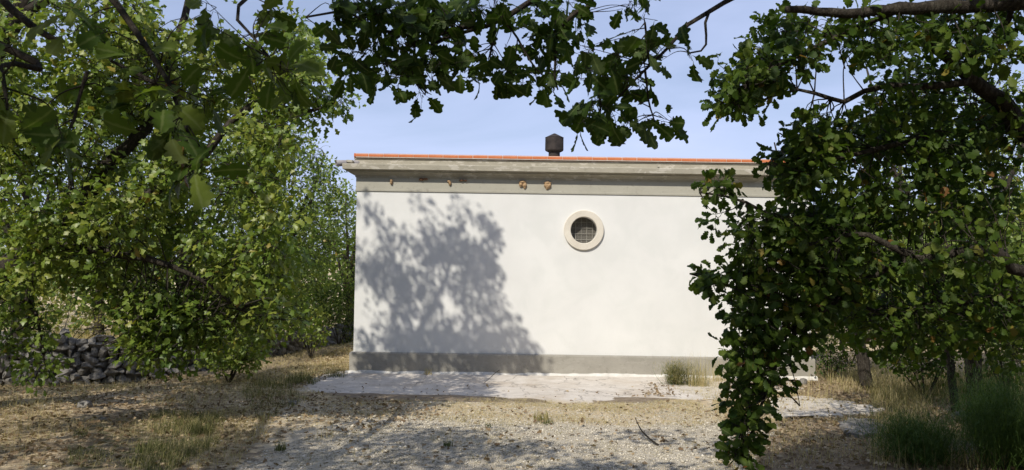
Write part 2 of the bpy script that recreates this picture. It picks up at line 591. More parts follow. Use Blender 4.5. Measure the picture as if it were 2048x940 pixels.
def slab_mesh(name, poly_px, lift, thick, edge=.10, sub=3, lift_in=0.0):
    """irregular concrete sheet lying on the ground"""
    pl = []
    n = len(poly_px)
    for i in range(n):
        a, b = np.array(poly_px[i], float), np.array(poly_px[(i + 1) % n], float)
        for k in range(sub):
            pl.append(a + (b - a) * k / sub)
    pl = np.array(pl)
    w = ground_px(pl[:, 0], pl[:, 1])[:, :2]
    w += (RNG.random(w.shape) - .5) * edge * np.where(w[:, 1:] > 15.1, .1, 1)
    bm = bmesh.new()
    lo, hi = w.min(0), w.max(0)
    st = .14
    gxs = np.arange(lo[0], hi[0], st); gys = np.arange(lo[1], hi[1], st)
    GX, GY = np.meshgrid(gxs, gys)
    ins = in_poly(GX.ravel(), GY.ravel(), [tuple(p) for p in w]).reshape(GX.shape)
    return w, GX, GY, ins

def apron_z(x, y):
    """worn concrete that sinks below the ground towards its outer edge"""
    edge_ = sstep(11.4, 13.9, y) * sstep(-4.5, -3.3, x) * (1 - sstep(4.5, 6.0, x))
    return 0.6 - 0.6 * min(max(y / 14.0, -.4), 1.0) - .060 + .052 * edge_
def slab(name, poly_px, lift, edge=.12):
    w, GX, GY, ins = slab_mesh(name, poly_px, lift, .1, edge, 6)
    bm = bmesh.new()
    vs_ = [bm.verts.new((p[0], p[1], float(ground_h(p[0], p[1])) + lift)) for p in w]
    f = bm.faces.new(vs_)
    if f.normal.z < 0 or True:
        f.normal_update()
        if f.normal.z < 0: f.normal_flip()
    bmesh.ops.triangulate(bm, faces=[f])
    for _ in range(2):
        bmesh.ops.subdivide_edges(bm, edges=[e for e in bm.edges if e.calc_length() > .25], cuts=1)
        bmesh.ops.triangulate(bm, faces=bm.faces[:])
    for v in bm.verts:
        v.co.z = float(ground_h(v.co.x, v.co.y) if lift > .03 else apron_z(v.co.x, v.co.y)) + lift + .012 * (float(vnoise(v.co.x * 2, v.co.y * 2, 7)) - .5)
    be = [e for e in bm.edges if e.is_boundary]
    r = bmesh.ops.extrude_edge_only(bm, edges=be)
    for v in [g for g in r['geom'] if isinstance(g, bmesh.types.BMVert)]:
        v.co.z -= .16 if lift > .03 else .05
    bmesh.ops.recalc_face_normals(bm, faces=bm.faces)
    return bm

# apron: built right up to the wall foot
AP = [(706, 744), (630, 752), (575, 776), (620, 800), (700, 826), (800, 832), (900, 832), (960, 826), (1050, 830), (1160, 836), (1300, 834),
      (1390, 826), (1450, 810), (1520, 790), (1600, 780), (1600, 752), (1300, 748), (1000, 746), (850, 745)]
apron = tag(obj('concrete_apron', slab('concrete_apron', AP, .022, .34), M['concrete']), 'pale cracked concrete apron along the foot of the white wall', 'pavement', kind='structure')
def rim(o):
    co = np.empty(len(o.data.vertices) * 3, np.float32); o.data.vertices.foreach_get('co', co); co = co.reshape(-1, 3)
    v = np.maximum(1 - sstep(11.3, 13.2, co[:, 1]), 1 - sstep(-4.4, -3.2, co[:, 0]))
    at_ = o.data.attributes.new('rim', 'FLOAT', 'POINT'); at_.data.foreach_set('value', v.astype(np.float32))
rim(apron)
PAD = [(1545, 800), (1600, 795), (1690, 806), (1760, 822), (1730, 834), (1640, 836), (1560, 838), (1530, 825)]
tag(obj('concrete_pad', slab('concrete_pad', PAD, .034, .25), M['concrete']), 'pale concrete patch among dry leaves right of the building', 'pavement', kind='structure')
SL = [(1676, 850), (1700, 842), (1745, 846), (1766, 862), (1750, 874), (1712, 876), (1684, 866)]
tag(obj('rock_slab', slab('rock_slab', SL, .045, .2), M['rock']), 'low flat grey rock slab lying in brown leaf litter at right', 'rock')
SL2 = [(1880, 892), (1900, 884), (1950, 890), (1965, 902), (1930, 908), (1890, 904)]
tag(obj('rock_slab', slab('rock_slab', SL2, .04, .15), M['rock']), 'small pale rock slab between the two green broom bushes', 'rock')

# ------------------------------------------------------------------ building
WY = 15.5
BX0, BX1, BY1 = -3.07, 5.88, 20.4
bld = empty('utility_building', (1.4, WY, 0))
tag(bld, 'low white flat roofed utility building with round window and terracotta coping', 'building')
Z_PL, Z_WT, Z_FR = 0.405, 3.565, 3.86
c_w = P(1167.5, 460.5, WY); WX, WZ = float(c_w[0]), float(c_w[2])
RI, RO = .262, .395

def wall_mesh():
    bm = bmesh.new()
    n = 64
    hs = .62
    def sq(a):
        c, s = math.cos(a), math.sin(a); k = hs / max(abs(c), abs(s))
        return (WX + c * k, WZ + s * k)
    y = WY
    ring = [bm.verts.new((WX + RI * math.cos(2 * math.pi * i / n), y, WZ + RI * math.sin(2 * math.pi * i / n))) for i in range(n)]
    outv = [bm.verts.new((sq(2 * math.pi * i / n)[0], y, sq(2 * math.pi * i / n)[1])) for i in range(n)]
    back = [bm.verts.new((v.co.x, y + .32, v.co.z)) for v in ring]
    for i in range(n):
        j = (i + 1) % n
        bm.faces.new((outv[i], ring[i], ring[j], outv[j]))
        bm.faces.new((ring[i], back[i], back[j], ring[j]))
    def rect(x0, x1, z0, z1):
        v = [bm.verts.new(p) for p in ((x0, y, z0), (x1, y, z0), (x1, y, z1), (x0, y, z1))]
        bm.faces.new(v)
    zt = Z_FR + .3
    rect(BX0, WX - hs, 0, zt); rect(WX + hs, BX1, 0, zt)
    rect(WX - hs, WX + hs, 0, WZ - hs); rect(WX - hs, WX + hs, WZ + hs, zt)
    for x, fl in ((BX0, 1), (BX1, 0)):
        v = [bm.verts.new(p) for p in ((x, y, 0), (x, y, zt), (x, BY1, zt), (x, BY1, 0))]
        bm.faces.new(v if fl else v[::-1])
    v = [bm.verts.new(p) for p in ((BX0, BY1, 0), (BX0, BY1, zt), (BX1, BY1, zt), (BX1, BY1, 0))]
    bm.faces.new(v)
    bmesh.ops.remove_doubles(bm, verts=bm.verts, dist=1e-4)
    return bm
obj('wall', wall_mesh(), M['plaster'], bld)

def sweep(profile, closed=True):
    """sweep a (offset, z) profile round the front, left, right and rear of the building"""
    bm = bmesh.new()
    loops = []
    for o_, z in profile:
        loops.append([bm.verts.new(p) for p in ((BX0 - o_, WY - o_, z), (BX1 + o_, WY - o_, z), (BX1 + o_, BY1 + o_, z), (BX0 - o_, BY1 + o_, z))])
    m_ = len(loops)
    for i in range(m_ if closed else m_ - 1):
        a, b = loops[i], loops[(i + 1) % m_]
        for k in range(4):
            l = (k + 1) % 4
            bm.faces.new((a[k], a[l], b[l], b[k]))
    bmesh.ops.recalc_face_normals(bm, faces=bm.faces)
    return bm
obj('plinth', sweep([(-.02, -.2), (.062, -.2), (.065, Z_PL - .02), (.058, Z_PL), (.045, Z_PL + .006), (-.02, Z_PL + .012)]), M['plinth'], bld)
obj('frieze', sweep([(-.02, Z_WT), (.022, Z_WT), (.024, Z_WT + .036), (.016, Z_WT + .040), (.016, Z_FR), (-.02, Z_FR)]), M['frieze'], bld)
obj('cornice', sweep([(-.018, 3.83), (.03, 3.835), (.034, 3.868), (.052, 3.872), (.075, 3.90), (.11, 3.922), (.15, 3.932), (.155, 3.958), (.20, 3.962), (.205, 3.972), (.243, 3.974),
                      (.247, 4.066), (.238, 4.078), (-.018, 4.082)]), M['cornice'], bld)
obj('parapet', sweep([(-.016, 4.07), (.052, 4.074), (.048, 4.176), (.036, 4.178), (.036, 4.186), (.058, 4.188), (.058, 4.217), (-.016, 4.217)]), M['cornice'], bld)
bm = bmesh.new()
add_box(bm, BX0 + .03, BX1 - .03, WY + .03, BY1 - .03, 4.02, 4.16)
obj('roof', bm, M['cornice'], bld)
# white mortar fillet at the foot, uneven
V, T = [], []
xs = np.linspace(BX0 - .13, BX1 + .1, 130)
for i, x in enumerate(xs):
    hgt = .005 + .035 * float(vnoise(x * 2.2, 3, 3)) + .012 * random.random()
    dp = .008 + .022 * float(vnoise(x * 1.7, 8, 4)) + .015 * random.random()
    for (yy, zz) in ((WY - .06, .030 + hgt), (WY - .068 - dp * .6, .022 + hgt * .8), (WY - .072 - dp, .0)):
        V.append((x, yy, zz))
for i in range(len(xs) - 1):
    for k in range(2):
        a = i * 3 + k
        T.append((a, a + 1, a + 4)); T.append((a, a + 4, a + 3))
obj('mortar_fillet', np_mesh('mortar_fillet', V, T), M['skirt'], bld)

# terracotta coping: one tile after another with pale joints
CT0, CT1 = 4.219, 4.300
bm = bmesh.new(); add_box(bm, BX0 - .02, BX1 + .02, WY - .089, WY + .30, CT0 + .002, CT1 - .006)
obj('coping_bed', bm, M['grout'], bld)
def tile_mesh(w):
    bm = bmesh.new()
    add_box(bm, -w / 2, w / 2, -.095, .32, 0, CT1 - CT0)
    bmesh.ops.bevel(bm, geom=[e for e in bm.edges if abs(e.verts[0].co.x - e.verts[1].co.x) > .1 and e.verts[0].co.y < 0], offset=.018, segments=2, affect='EDGES')
    me_ = bpy.data.meshes.new('coping_tile'); bm.to_mesh(me_); bm.free()
    me_.materials.append(M['tile'])
    return me_
tw = .295
nt_ = int(round((BX1 - BX0 + .12) / tw))
tw = (BX1 - BX0 + .12) / nt_
tms = [tile_mesh(tw - g) for g in (.013, .010, .004)]
for i in range(nt_):
    o = obj('coping_tile', tms[(i * 7 + i // 3) % 3], None, bld,
            Vector((BX0 - .06 + (i + .5) * tw, WY, CT0 + .002 * random.random())) - bld.location)
    o.rotation_euler = (0, R(random.uniform(-.12, .12)), R(random.uniform(-.15, .15)))

# round window
def annulus(r0, r1, y0, y1, n=64, bev=.012):
    prof = [(r0, y1), (r0, y0 + bev), (r0 + bev, y0), (r1 - bev, y0), (r1, y0 + bev), (r1, y1)]
    bm = bmesh.new()
    L = [[bm.verts.new((WX + r * math.cos(2 * math.pi * i / n), y, WZ + r * math.sin(2 * math.pi * i / n))) for i in range(n)] for r, y in prof]
    for a, b in zip(L[:-1], L[1:]):
        for i in range(n):
            j = (i + 1) % n
            bm.faces.new((a[i], a[j], b[j], b[i]))
    bmesh.ops.recalc_face_normals(bm, faces=bm.faces)
    return bm
win = obj('round_window', annulus(RI - .004, RO, WY - .052, WY + .02), M['ring'], bld)
bm = bmesh.new()
GYW = WY + .165
def in_ch(v):
    return math.sqrt(max(0.0, (RI + .004) ** 2 - v * v))
s = -RI + .012
while s < RI:
    h = in_ch(s)
    add_box(bm, WX + s - .0016, WX + s + .0016, GYW + .004, GYW + .007, WZ - h, WZ + h)
    add_box(bm, WX - h, WX + h, GYW + .0075, GYW + .0105, WZ + s - .0016, WZ + s + .0016)
    s += .0165
mesh_o = tag(obj('wire_mesh', bm, M['wire'], win, Vector((0, 0, 0))), kind='stuff')
for s in (-.165, -.055, .055, .165):
    bm = bmesh.new(); h = in_ch(abs(s) + .006)
    add_box(bm, WX + s + .02 - .004, WX + s + .02 + .004, GYW - .012, GYW, WZ - in_ch(s + .026), WZ + in_ch(s + .026))
    obj('vertical_bar', bm, M['bar'], win, Vector((0, 0, 0)))
for s in (-.18, -.065, .05, .165):
    bm = bmesh.new(); h = in_ch(abs(s) + .006)
    add_box(bm, WX - h, WX + h, GYW - .022, GYW - .013, WZ + s - .0035, WZ + s + .0035)
    obj('horizontal_bar', bm, M['bar'], win, Vector((0, 0, 0)))
bm = bmesh.new()
vv = [bm.verts.new((WX + (RI + .01) * math.cos(2 * math.pi * i / 48), WY + .26, WZ + (RI + .01) * math.sin(2 * math.pi * i / 48))) for i in range(48)]
bm.faces.new(vv)
obj('dark_room_disc', bm, M['dark'], win, Vector((0, 0, 0)))  # dark disc: the shade of the unlit room is put into its colour

def lathe(prof, c, n=32):
    bm = bmesh.new()
    L = []
    for r, z in prof:
        if r < 1e-5:
            L.append([bm.verts.new((c[0], c[1], c[2] + z))])
        else:
            L.append([bm.verts.new((c[0] + r * math.cos(2 * math.pi * i / n), c[1] + r * math.sin(2 * math.pi * i / n), c[2] + z)) for i in range(n)])
    for a, b in zip(L[:-1], L[1:]):
        for i in range(n):
            j = (i + 1) % n
            if len(a) == 1: bm.faces.new((a[0], b[i], b[j]))
            elif len(b) == 1: bm.faces.new((a[i], a[j], b[0]))
            else: bm.faces.new((a[i], a[j], b[j], b[i]))
    bmesh.ops.recalc_face_normals(bm, faces=bm.faces)
    return bm
cy = 17.2
ct = P(1109, 267, cy); sc_ = cy / F
z0 = float(ct[2]) - 1.0
chim = obj('chimney', lathe([(.0, 0), (.125, 0), (.125, 1.0 - 36 * sc_), (0, 1.0 - 36 * sc_)], (ct[0], cy, z0)), M['soot'], bld)
obj('chimney_cowl', lathe([(.145, 1.0 - 37.5 * sc_), (.196, 1.0 - 35 * sc_), (.202, 1.0 - 33 * sc_), (.200, 1.0 - 9.5 * sc_), (.206, 1.0 - 8.5 * sc_), (.12, 1.0 - 4.6 * sc_), (.02, 1.0), (0, 1.0)], (ct[0], cy, z0)), M['soot'], chim, Vector((0, 0, 0)))
# rain pipe out of the left end of the cornice
pa, pb = P(672, 326.5, WY - .22), P(722, 325.5, WY + .02)
k = 20
V1, T1_ = tube([pa, pa + (pb - pa) * .5, pb], [.062, .058, .055], k, cap=False)
V2, T2_ = tube([pb, pa + (pb - pa) * .5, pa], [.045, .047, .05], k, cap=False)
ringT = []
for j in range(k):
    jj = (j + 1) % k
    pass
V3, T3_ = tube([pa + (pb - pa) * .10, pa + (pb - pa) * .11], [.05, .05], k, cap=True)
Vm, Tm = merge([(V1, T1_), (V2, T2_)])
obj('rain_pipe', np_mesh('rain_pipe', Vm, Tm, smooth=True), M['pipe'], bld)
bm = bmesh.new()
b0, b1 = P(694, 341, WY - .2), P(718, 331, WY)
add_box(bm, BX0 - .20, BX0 - .045, WY - .19, WY + .25, 4.084, 4.15)
bmesh.ops.bevel(bm, geom=bm.edges[:], offset=.025, segments=2, affect='EDGES')
for v in bm.verts:
    v.co += Vector((random.uniform(-.012, .012), random.uniform(-.012, .012), random.uniform(-.012, .012)))
obj('mortar_lump', bm, M['cornice'], bld)
# small fixings on the parapet
for px, py in ((1017, 333), (1317, 336.5)):
    p = P(px, py, WY - .05)
    obj('drain_hole', lathe([(.0, -.0), (.018, 0.0), (.018, .03), (0, .03)], (p[0], WY - .055, p[2] - .015), 10), M['soot'], bld)

# ------------------------------------------------------------------ mud nests under the cornice
def nest(px, py, parts, mat, label):
    y = WY - .016
    c = P(px, py, y)
    root = empty('mud_nest', c)
    tag(root, label, 'nest', 'mud nests under the cornice')
    for i, (dx, dz, sx, sz, tip) in enumerate(parts):
        bm = bmesh.new()
        bmesh.ops.create_icosphere(bm, subdivisions=2, radius=1)
        for v in bm.verts:
            z = v.co.z
            tap = 1 - tip * max(0, -z)
            v.co = Vector((v.co.x * sx * tap, v.co.y * .05 * tap, z * sz))
            v.co *= 1 + random.uniform(-.12, .12)
            v.co += Vector((dx, -.012, dz))
        obj('mud_cone' if tip > .3 else 'mud_lump', bm, mat, root, Vector((0, 0, 0)))
nest(783, 365, [(0, -.01, .028, .035, .3), (0, .035, .03, .03, 0)], M['mud'], 'tiny mud nest under the cornice, leftmost of the row')
nest(845, 359, [(-.02, .0, .05, .03, 0), (.06, .01, .05, .02, 0)], M['mudold'], 'flat brown nest remains between the two leftmost mud nests')
nest(900, 366, [(.0, -.01, .03, .05, .5), (-.02, .03, .035, .03, 0)], M['mud'], 'slim single mud nest right of the flat brown nest remains')
nest(926, 361, [(-.03, .0, .05, .02, 0), (.05, .0, .03, .02, 0)], M['mudold'], 'thin dark smear of nest remains beside the slim single nest')
nest(1045, 369, [(-.035, -.01, .038, .05, .5), (.04, -.025, .045, .07, .5), (0, .045, .075, .035, 0)], M['mud'], 'two pronged tan mud nest under the cornice')
nest(1095, 371, [(0, -.02, .065, .065, .35), (-.03, .0, .04, .05, .2), (.035, 0, .04, .05, .2), (0, .05, .07, .035, 0)], M['mud'], 'largest rounded tan mud nest, rightmost under the cornice')

# ------------------------------------------------------------------ leaf building
def leaf_template(stations, stalk=.12, curl=.25, fold=.25, wav=.0, asym=0.0):
    """stations: (t, half width); leaf of length 1 along +Y, face up +Z"""
    V, T = [], []
    rows = []
    for i, (t, w) in enumerate(stations):
        z = -curl * (t - .25) ** 2
        mid = len(V); V.append((0, t, z))
        if w > 1e-6:
            wl, wr = w * (1 + asym * math.sin(7 * i)), w * (1 - asym * math.sin(7 * i + 1))
            sl = .03 * math.sin(5 * i + 1) * asym * 4
            V.append((-wl, t + sl + .04, z + fold * wl - wav * math.sin(9 * t)))
            V.append((wr, t - sl + .04, z + fold * wr + wav * math.sin(8 * t)))
            rows.append((mid, mid + 1, mid + 2))
        else:
            rows.append((mid, mid, mid))
    for a, b in zip(rows[:-1], rows[1:]):
        for sd in (1, 2):
            q_ = [a[0], b[0], b[sd], a[sd]]
            if sd == 2: q_ = q_[::-1]
            if a[sd] == a[0]: T.append((b[0], b[sd], a[0]) if sd == 1 else (b[sd], b[0], a[0]))
            elif b[sd] == b[0]: T.append((a[0], b[0], a[sd]) if sd == 1 else (b[0], a[0], a[sd]))
            else:
                T.append((q_[0], q_[1], q_[2])); T.append((q_[0], q_[2], q_[3]))
    return np.array(V, float), np.array(T, np.int32)
ST0 = [(0, 0), (.015, .010), (.12, .012), (.17, .07), (.21, .13), (.255, .15), (.285, .12), (.31, .105), (.345, .17), (.38, .225), (.43, .25), (.465, .24), (.495, .185),
       (.53, .20), (.57, .295), (.62, .33), (.665, .31), (.69, .24), (.72, .235), (.76, .27), (.81, .275), (.85, .245), (.87, .185), (.91, .18), (.955, .14), (1.0, 0)]
ST1 = [(0, 0), (.12, .012), (.19, .11), (.26, .155), (.31, .085), (.375, .21), (.45, .25), (.495, .175), (.56, .28), (.635, .325), (.69, .23), (.76, .27), (.83, .25), (.875, .18), (.95, .14), (1.0, 0)]
ST2 = [(0.06, 0), (.3, .23), (.42, .12), (.62, .33), (.74, .18), (1.0, 0)]
ST3 = [(0.04, 0), (.35, .21), (.68, .31), (1.0, 0)]
def variants(st):
    return [leaf_template(st, curl=c, fold=f, wav=w, asym=a) for c, f, w, a in
            ((.15, .2, .02, .10), (.45, .35, .03, .18), (-.2, .15, .03, .14), (.7, .1, .02, .2), (.25, -.25, .03, .16))]
LOD = [variants(s) for s in (ST0, ST1, ST2, ST3)]
LEAF_MESH = {}
def leaf_mesh(lod, var, tb, mat):
    key = (lod, var, tb, mat)
    if key not in LEAF_MESH:
        v, t = LOD[lod][var]
        me_ = np_mesh('leaf', v, t, np.full(len(v), tb / 12.0))
        add_vein(me_, v)
        me_.materials.append(M[mat])
        LEAF_MESH[key] = me_
    return LEAF_MESH[key]

def frames(dirs, norms):
    y = dirs / (np.linalg.norm(dirs, axis=1)[:, None] + 1e-9)
    x = np.cross(y, norms); x /= np.linalg.norm(x, axis=1)[:, None] + 1e-9
    z = np.cross(x, y)
    return np.stack([x, y, z], -1)     # columns

def add_vein(me_, v):
    at_ = me_.attributes.new('vein', 'FLOAT', 'POINT')
    at_.data.foreach_set('value', np.where(np.abs(v[:, 0]) < 1e-6, 1.0, 0.0).astype(np.float32))
def leaves_mesh(name, pos, Rm, size, tint, lod, rng=RNG):
    var = rng.integers(0, 5, len(pos))
    Vs, Ts, tn, o_ = [], [], [], 0
    for k_ in range(5):
        m_ = var == k_
        if not m_.any(): continue
        v, t = LOD[lod][k_]
        vv_ = np.einsum('nij,vj->nvi', Rm[m_] * size[m_][:, None, None], v) + pos[m_][:, None, :]
        n_ = m_.sum()
        Vs.append(vv_.reshape(-1, 3))
        Ts.append((t[None] + (np.arange(n_) * len(v))[:, None, None]).reshape(-1, 3) + o_)
        tn.append(np.repeat(tint[m_], len(v)))
        o_ += n_ * len(v)
    return np_mesh(name, np.concatenate(Vs), np.concatenate(Ts), np.concatenate(tn))

class Tree:
    def __init__(self, label, base, name='oak_tree', cat='tree', group=None, leaf_mat='leaf', seed=1):
        self.root = empty(name, base)
        tag(self.root, label, cat, group)
        self.base = np.array(base, float)
        self.limbs = []           # sampled points with radius
        self.rng = np.random.default_rng(seed)
        self.leaf_mat = leaf_mat
        self.P, self.D, self.Nn, self.S, self.Tn = [], [], [], [], []
        self.twigs = []

    def limb(self, pts, r0, r1, name='branch', k=8, n=None):
        pts = np.asarray(pts, float)
        L = np.linalg.norm(np.diff(pts, axis=0), axis=1).sum()
        n = n or max(6, int(L / .16))
        c = spline(pts, n)
        jit = (self.rng.random(c.shape) - .5) * min(.05, r0 * .35)
        jit[0] = 0
        c = c + jit
        r = r0 + (r1 - r0) * np.linspace(0, 1, n) ** .85
        V, T = tube(c, r, k, .12)
        obj(name, np_mesh(name, V, T, smooth=True), M['bark'], self.root)
        self.limbs.append(np.concatenate([c, r[:, None]], 1))
        return c

    def clumps(self, C, rad, per, size, tint=(.1, .85), up=.6, droop=.25, twig=True, flat=.8, twr=.006, accent=.03, grow=None, maxtw=.6):
        rng = self.rng
        C = np.asarray(C, float)
        if not len(C): return
        per = np.broadcast_to(np.asarray(per), (len(C),))
        rad = np.broadcast_to(np.asarray(rad, float), (len(C),))
        ctint = rng.uniform(tint[0], tint[1], len(C))
        L = np.concatenate(self.limbs) if self.limbs else None
        for i, c in enumerate(C):
            n = int(per[i])
            g = rng.normal(size=(n, 3)); g /= np.linalg.norm(g, axis=1)[:, None]
            rr = rad[i] * rng.random(n) ** .45
            off = g * rr[:, None] * np.array([1, 1, flat])
            d = g * .9 + rng.normal(size=(n, 3)) * .45 + np.array([0, 0, -droop])
            if grow is not None: d += grow
            nn = rng.normal(size=(n, 3)) * .55 + np.array([-.2, -.42, up]) + g * .35
            s = size * np.clip(rng.normal(1, .2, n), .55, 1.25)
            self.P.append(c + off); self.D.append(d); self.Nn.append(nn); self.S.append(s)
            t = np.clip(ctint[i] + rng.normal(0, .12, n), 0, .90)
            a = rng.random(n) < accent
            t[a] = rng.uniform(.92, 1.0, a.sum())
            self.Tn.append(t)
            if twig and L is not None:
                dist = np.linalg.norm(L[:, :3] - c, axis=1)
                near = np.argsort(dist)[:6]
                near = near[dist[near] < dist[near[0]] * 1.15 + .03]
                j = int(near[rng.integers(0, len(near))])
                if dist[j] > maxtw:
                    e = c + (L[j, :3] - c) * (maxtw / dist[j]) * rng.uniform(.3, .8)
                else:
                    e = L[j, :3]
                mid = (e + c) / 2 + rng.normal(size=3) * .09 * min(dist[j], .6) + np.array([0, 0, .06 * min(dist[j], 1)])
                pts_ = spline([e, mid, c + rng.normal(size=3) * rad[i] * .3], 9)
                self.twigs.append(tube(pts_, np.linspace(twr * 1.3, twr * .4, 9), 4, cap=False))
                for q_ in range(2):
                    k_ = rng.integers(0, n)
                    pts2 = spline([c + (e - c) * .15, (c + self.P[-1][k_]) / 2 + rng.normal(size=3) * .02, self.P[-1][k_]], 4)
                    self.twigs.append(tube(pts2, np.linspace(twr * .7, twr * .3, 4), 3, cap=False))

    def build(self, lod_far=2, lod_near=1, singles=0, keep=None):
        rng = self.rng
        if self.twigs:
            V, T = merge(self.twigs)
            tag(obj('twigs', np_mesh('twigs', V, T, smooth=True), M['bark'], self.root), kind='stuff')
        if not self.P: return
        pos = np.concatenate(self.P); Dd = np.concatenate(self.D); Nn = np.concatenate(self.Nn)
        S = np.concatenate(self.S); Tn = np.concatenate(self.Tn)
        if keep is not None:
            k_ = keep(pos)
            pos, Dd, Nn, S, Tn = pos[k_], Dd[k_], Nn[k_], S[k_], Tn[k_]
        Rm = frames(Dd, Nn)
        x, y, v = proj(pos)
        dist = np.linalg.norm(pos - EYE, axis=1)
        inside = v & (x > -20) & (x < W + 20) & (y > -20) & (y < H + 20)
        if singles:
            face = np.abs(np.einsum('ni,ni->n', Rm[:, :, 2], (pos - EYE) / dist[:, None]))
            app = np.where(inside, S / dist * (.35 + face), 0)
            order = np.argsort(-app)[:singles]
            order = order[app[order] > 0]
            for i in order:
                o = bpy.data.objects.new('leaf', leaf_mesh(lod_near if singles < 9999 else 0, int(rng.integers(0, 5)), int(round(Tn[i] * 12)), self.leaf_mat))
                COL.objects.link(o)
                o.parent = self.root
                m4 = Matrix([[*(Rm[i, r_] * S[i]), pos[i, r_] - self.base[r_]] for r_ in range(3)] + [[0, 0, 0, 1]])
                o.matrix_basis = m4
            rest = np.ones(len(pos), bool); rest[order] = False
        else:
            rest = np.ones(len(pos), bool)
        nearm = rest & inside
        farm = rest & ~inside
        parts = []
        Vs, Ts, tn, off = [], [], [], 0
        for m_, lod in ((nearm, min(lod_far, 2) if singles else lod_far), (farm, 3)):
            if not m_.any(): continue
            tmp = leaves_mesh('tmp', pos[m_], Rm[m_], S[m_], Tn[m_], lod, rng)
            nv = len(tmp.vertices)
            a = np.empty(nv * 3, np.float32); tmp.vertices.foreach_get('co', a)
            b = np.empty(len(tmp.loops), np.int32); tmp.loops.foreach_get('vertex_index', b)
            c = np.empty(nv, np.float32); tmp.attributes['tint'].data.foreach_get('value', c)
            Vs.append(a.reshape(-1, 3)); Ts.append(b.reshape(-1, 3) + off); tn.append(c); off += nv
            bpy.data.meshes.remove(tmp)
        if Vs:
            me_ = np_mesh('foliage', np.concatenate(Vs), np.concatenate(Ts), np.concatenate(tn))
            tag(obj('foliage', me_, M[self.leaf_mat], self.root), kind='stuff')
        return len(pos)

def poly_clumps(poly, n, d0, d1, rng):
    p = sample_poly(poly, n, rng)
    d = rng.uniform(d0, d1, n)
    return P(p[:, 0], p[:, 1], d)

def gz(x, y, dz=0.0):
    return (x, y, float(ground_h(x, y)) + dz)

def out_of_view(p, m=25):
    x, y, v = proj(p)
    return ~(v & (x > -m) & (x < W + m) & (y > -m) & (y < H + m))

COUNT = {}
def gap(C, x, y, z, r):
    """False for clumps whose shadow would fall within r of the point"""
    t_ = C[:, 2] - z
    return np.hypot(C[:, 0] + .43 * t_ - x, C[:, 1] + t_ - y) > r
# ---- left oak: its trunk stands just outside the frame, its crown shades the wall
b = gz(-7.6, 9.7, -.1)
t = Tree('broad sunlit oak filling the left, trunk out of sight, shading the white wall', b, seed=21, leaf_mat='leaf_lit')
t.limb([b, (-7.55, 9.7, 1.0), (-7.3, 9.65, 2.0), (-7.15, 9.6, 2.7)], .30, .24, 'trunk', 12)
lA = t.limb([(-7.2, 9.6, 2.0), P(0, 542, 9.5), P(75, 480, 9.45), P(150, 415, 9.4), P(215, 330, 9.35), P(285, 262, 9.4), P(330, 150, 9.5), (-3.9, 9.6, 5.7)], .17, .035)
lB = t.limb([(-7.15, 9.6, 2.7), (-6.6, 9.5, 4.2), (-5.6, 9.4, 5.6), (-4.4, 9.4, 7.0), (-3.7, 9.5, 8.3)], .18, .03)
lC = t.limb([P(150, 415, 9.4), P(270, 400, 9.1), P(390, 330, 8.9), P(500, 210, 9.0), P(600, 225, 9.1), P(670, 205, 9.2)], .08, .012)
lD = t.limb([P(75, 480, 9.45), P(190, 500, 9.0), P(300, 520, 8.8), P(400, 560, 8.9), P(480, 620, 9.2)], .07, .012)
lE = t.limb([(-7.3, 9.6, 1.9), P(-20, 600, 9.2), P(60, 610, 8.9), P(90, 700, 8.8)], .05, .01)
lF = t.limb([(-6.0, 9.45, 5.1), (-4.6, 9.0, 5.6), (-3.4, 9.3, 5.9), (-2.5, 9.5, 6.3)], .07, .02)
t.limb([(-7.15, 9.6, 2.7), (-7.6, 9.2, 4.6), (-7.2, 9.0, 6.6), (-6.4, 9.2, 8.4)], .14, .03)
t.limb([P(100, 470, 9.3), P(130, 445, 9.1), P(150, 400, 9.0), P(140, 370, 8.95)], .025, .008)
LA = [(-40, -20), (250, -20), (300, 50), (330, 90), (400, 60), (470, 120), (520, 80), (560, 40), (610, 50), (630, 100), (640, 150), (590, 180), (600, 205), (680, 190), (690, 210),
      (620, 250), (580, 240), (565, 300), (600, 420), (575, 520), (560, 640), (520, 650), (400, 640), (300, 600), (220, 600), (120, 570), (60, 560), (-40, 600)]
C = poly_clumps(LA, 1560, 8.3, 10.6, t.rng)
C = C[vnoise(C[:, 0] * 1.9 + C[:, 1] * .7, C[:, 2] * 2.1 + C[:, 1] * .5, 61) + .35 * vnoise(C[:, 0] * 5, C[:, 2] * 5, 62) > .56]
t.clumps(C[gap(C, -5.0, 14.0, .6, .75)], .24, 24, .098, (.22, .98))
C = np.stack([t.rng.uniform(-9.8, -6.0, 360), t.rng.uniform(8.8, 11.2, 360), t.rng.uniform(1.3, 5.6, 360)], 1)
C = C[out_of_view(C, 60) & gap(C, -5.0, 14.0, .6, .75)]
t.clumps(C, .30, 17, .11, (.1, .9))
t.clumps(poly_clumps([(-20, 590), (60, 600), (100, 640), (105, 750), (70, 760), (20, 700), (-20, 690)], 34, 8.6, 9.2, t.rng), .2, 16, .09, (.1, .7))
t.clumps(poly_clumps([(230, 560), (420, 580), (400, 670), (310, 715), (260, 715), (230, 680)], 85, 8.8, 9.5, t.rng), .2, 16, .095, (.1, .7))
t.clumps(poly_clumps([(380, 590), (580, 590), (620, 640), (560, 690), (420, 690)], 60, 9.2, 10.4, t.rng), .2, 16, .09, (.3, .95))
t.clumps(poly_clumps([(270, 600), (430, 600), (430, 700), (330, 740), (270, 720)], 60, 9.0, 9.8, t.rng), .2, 17, .092, (.05, .7))
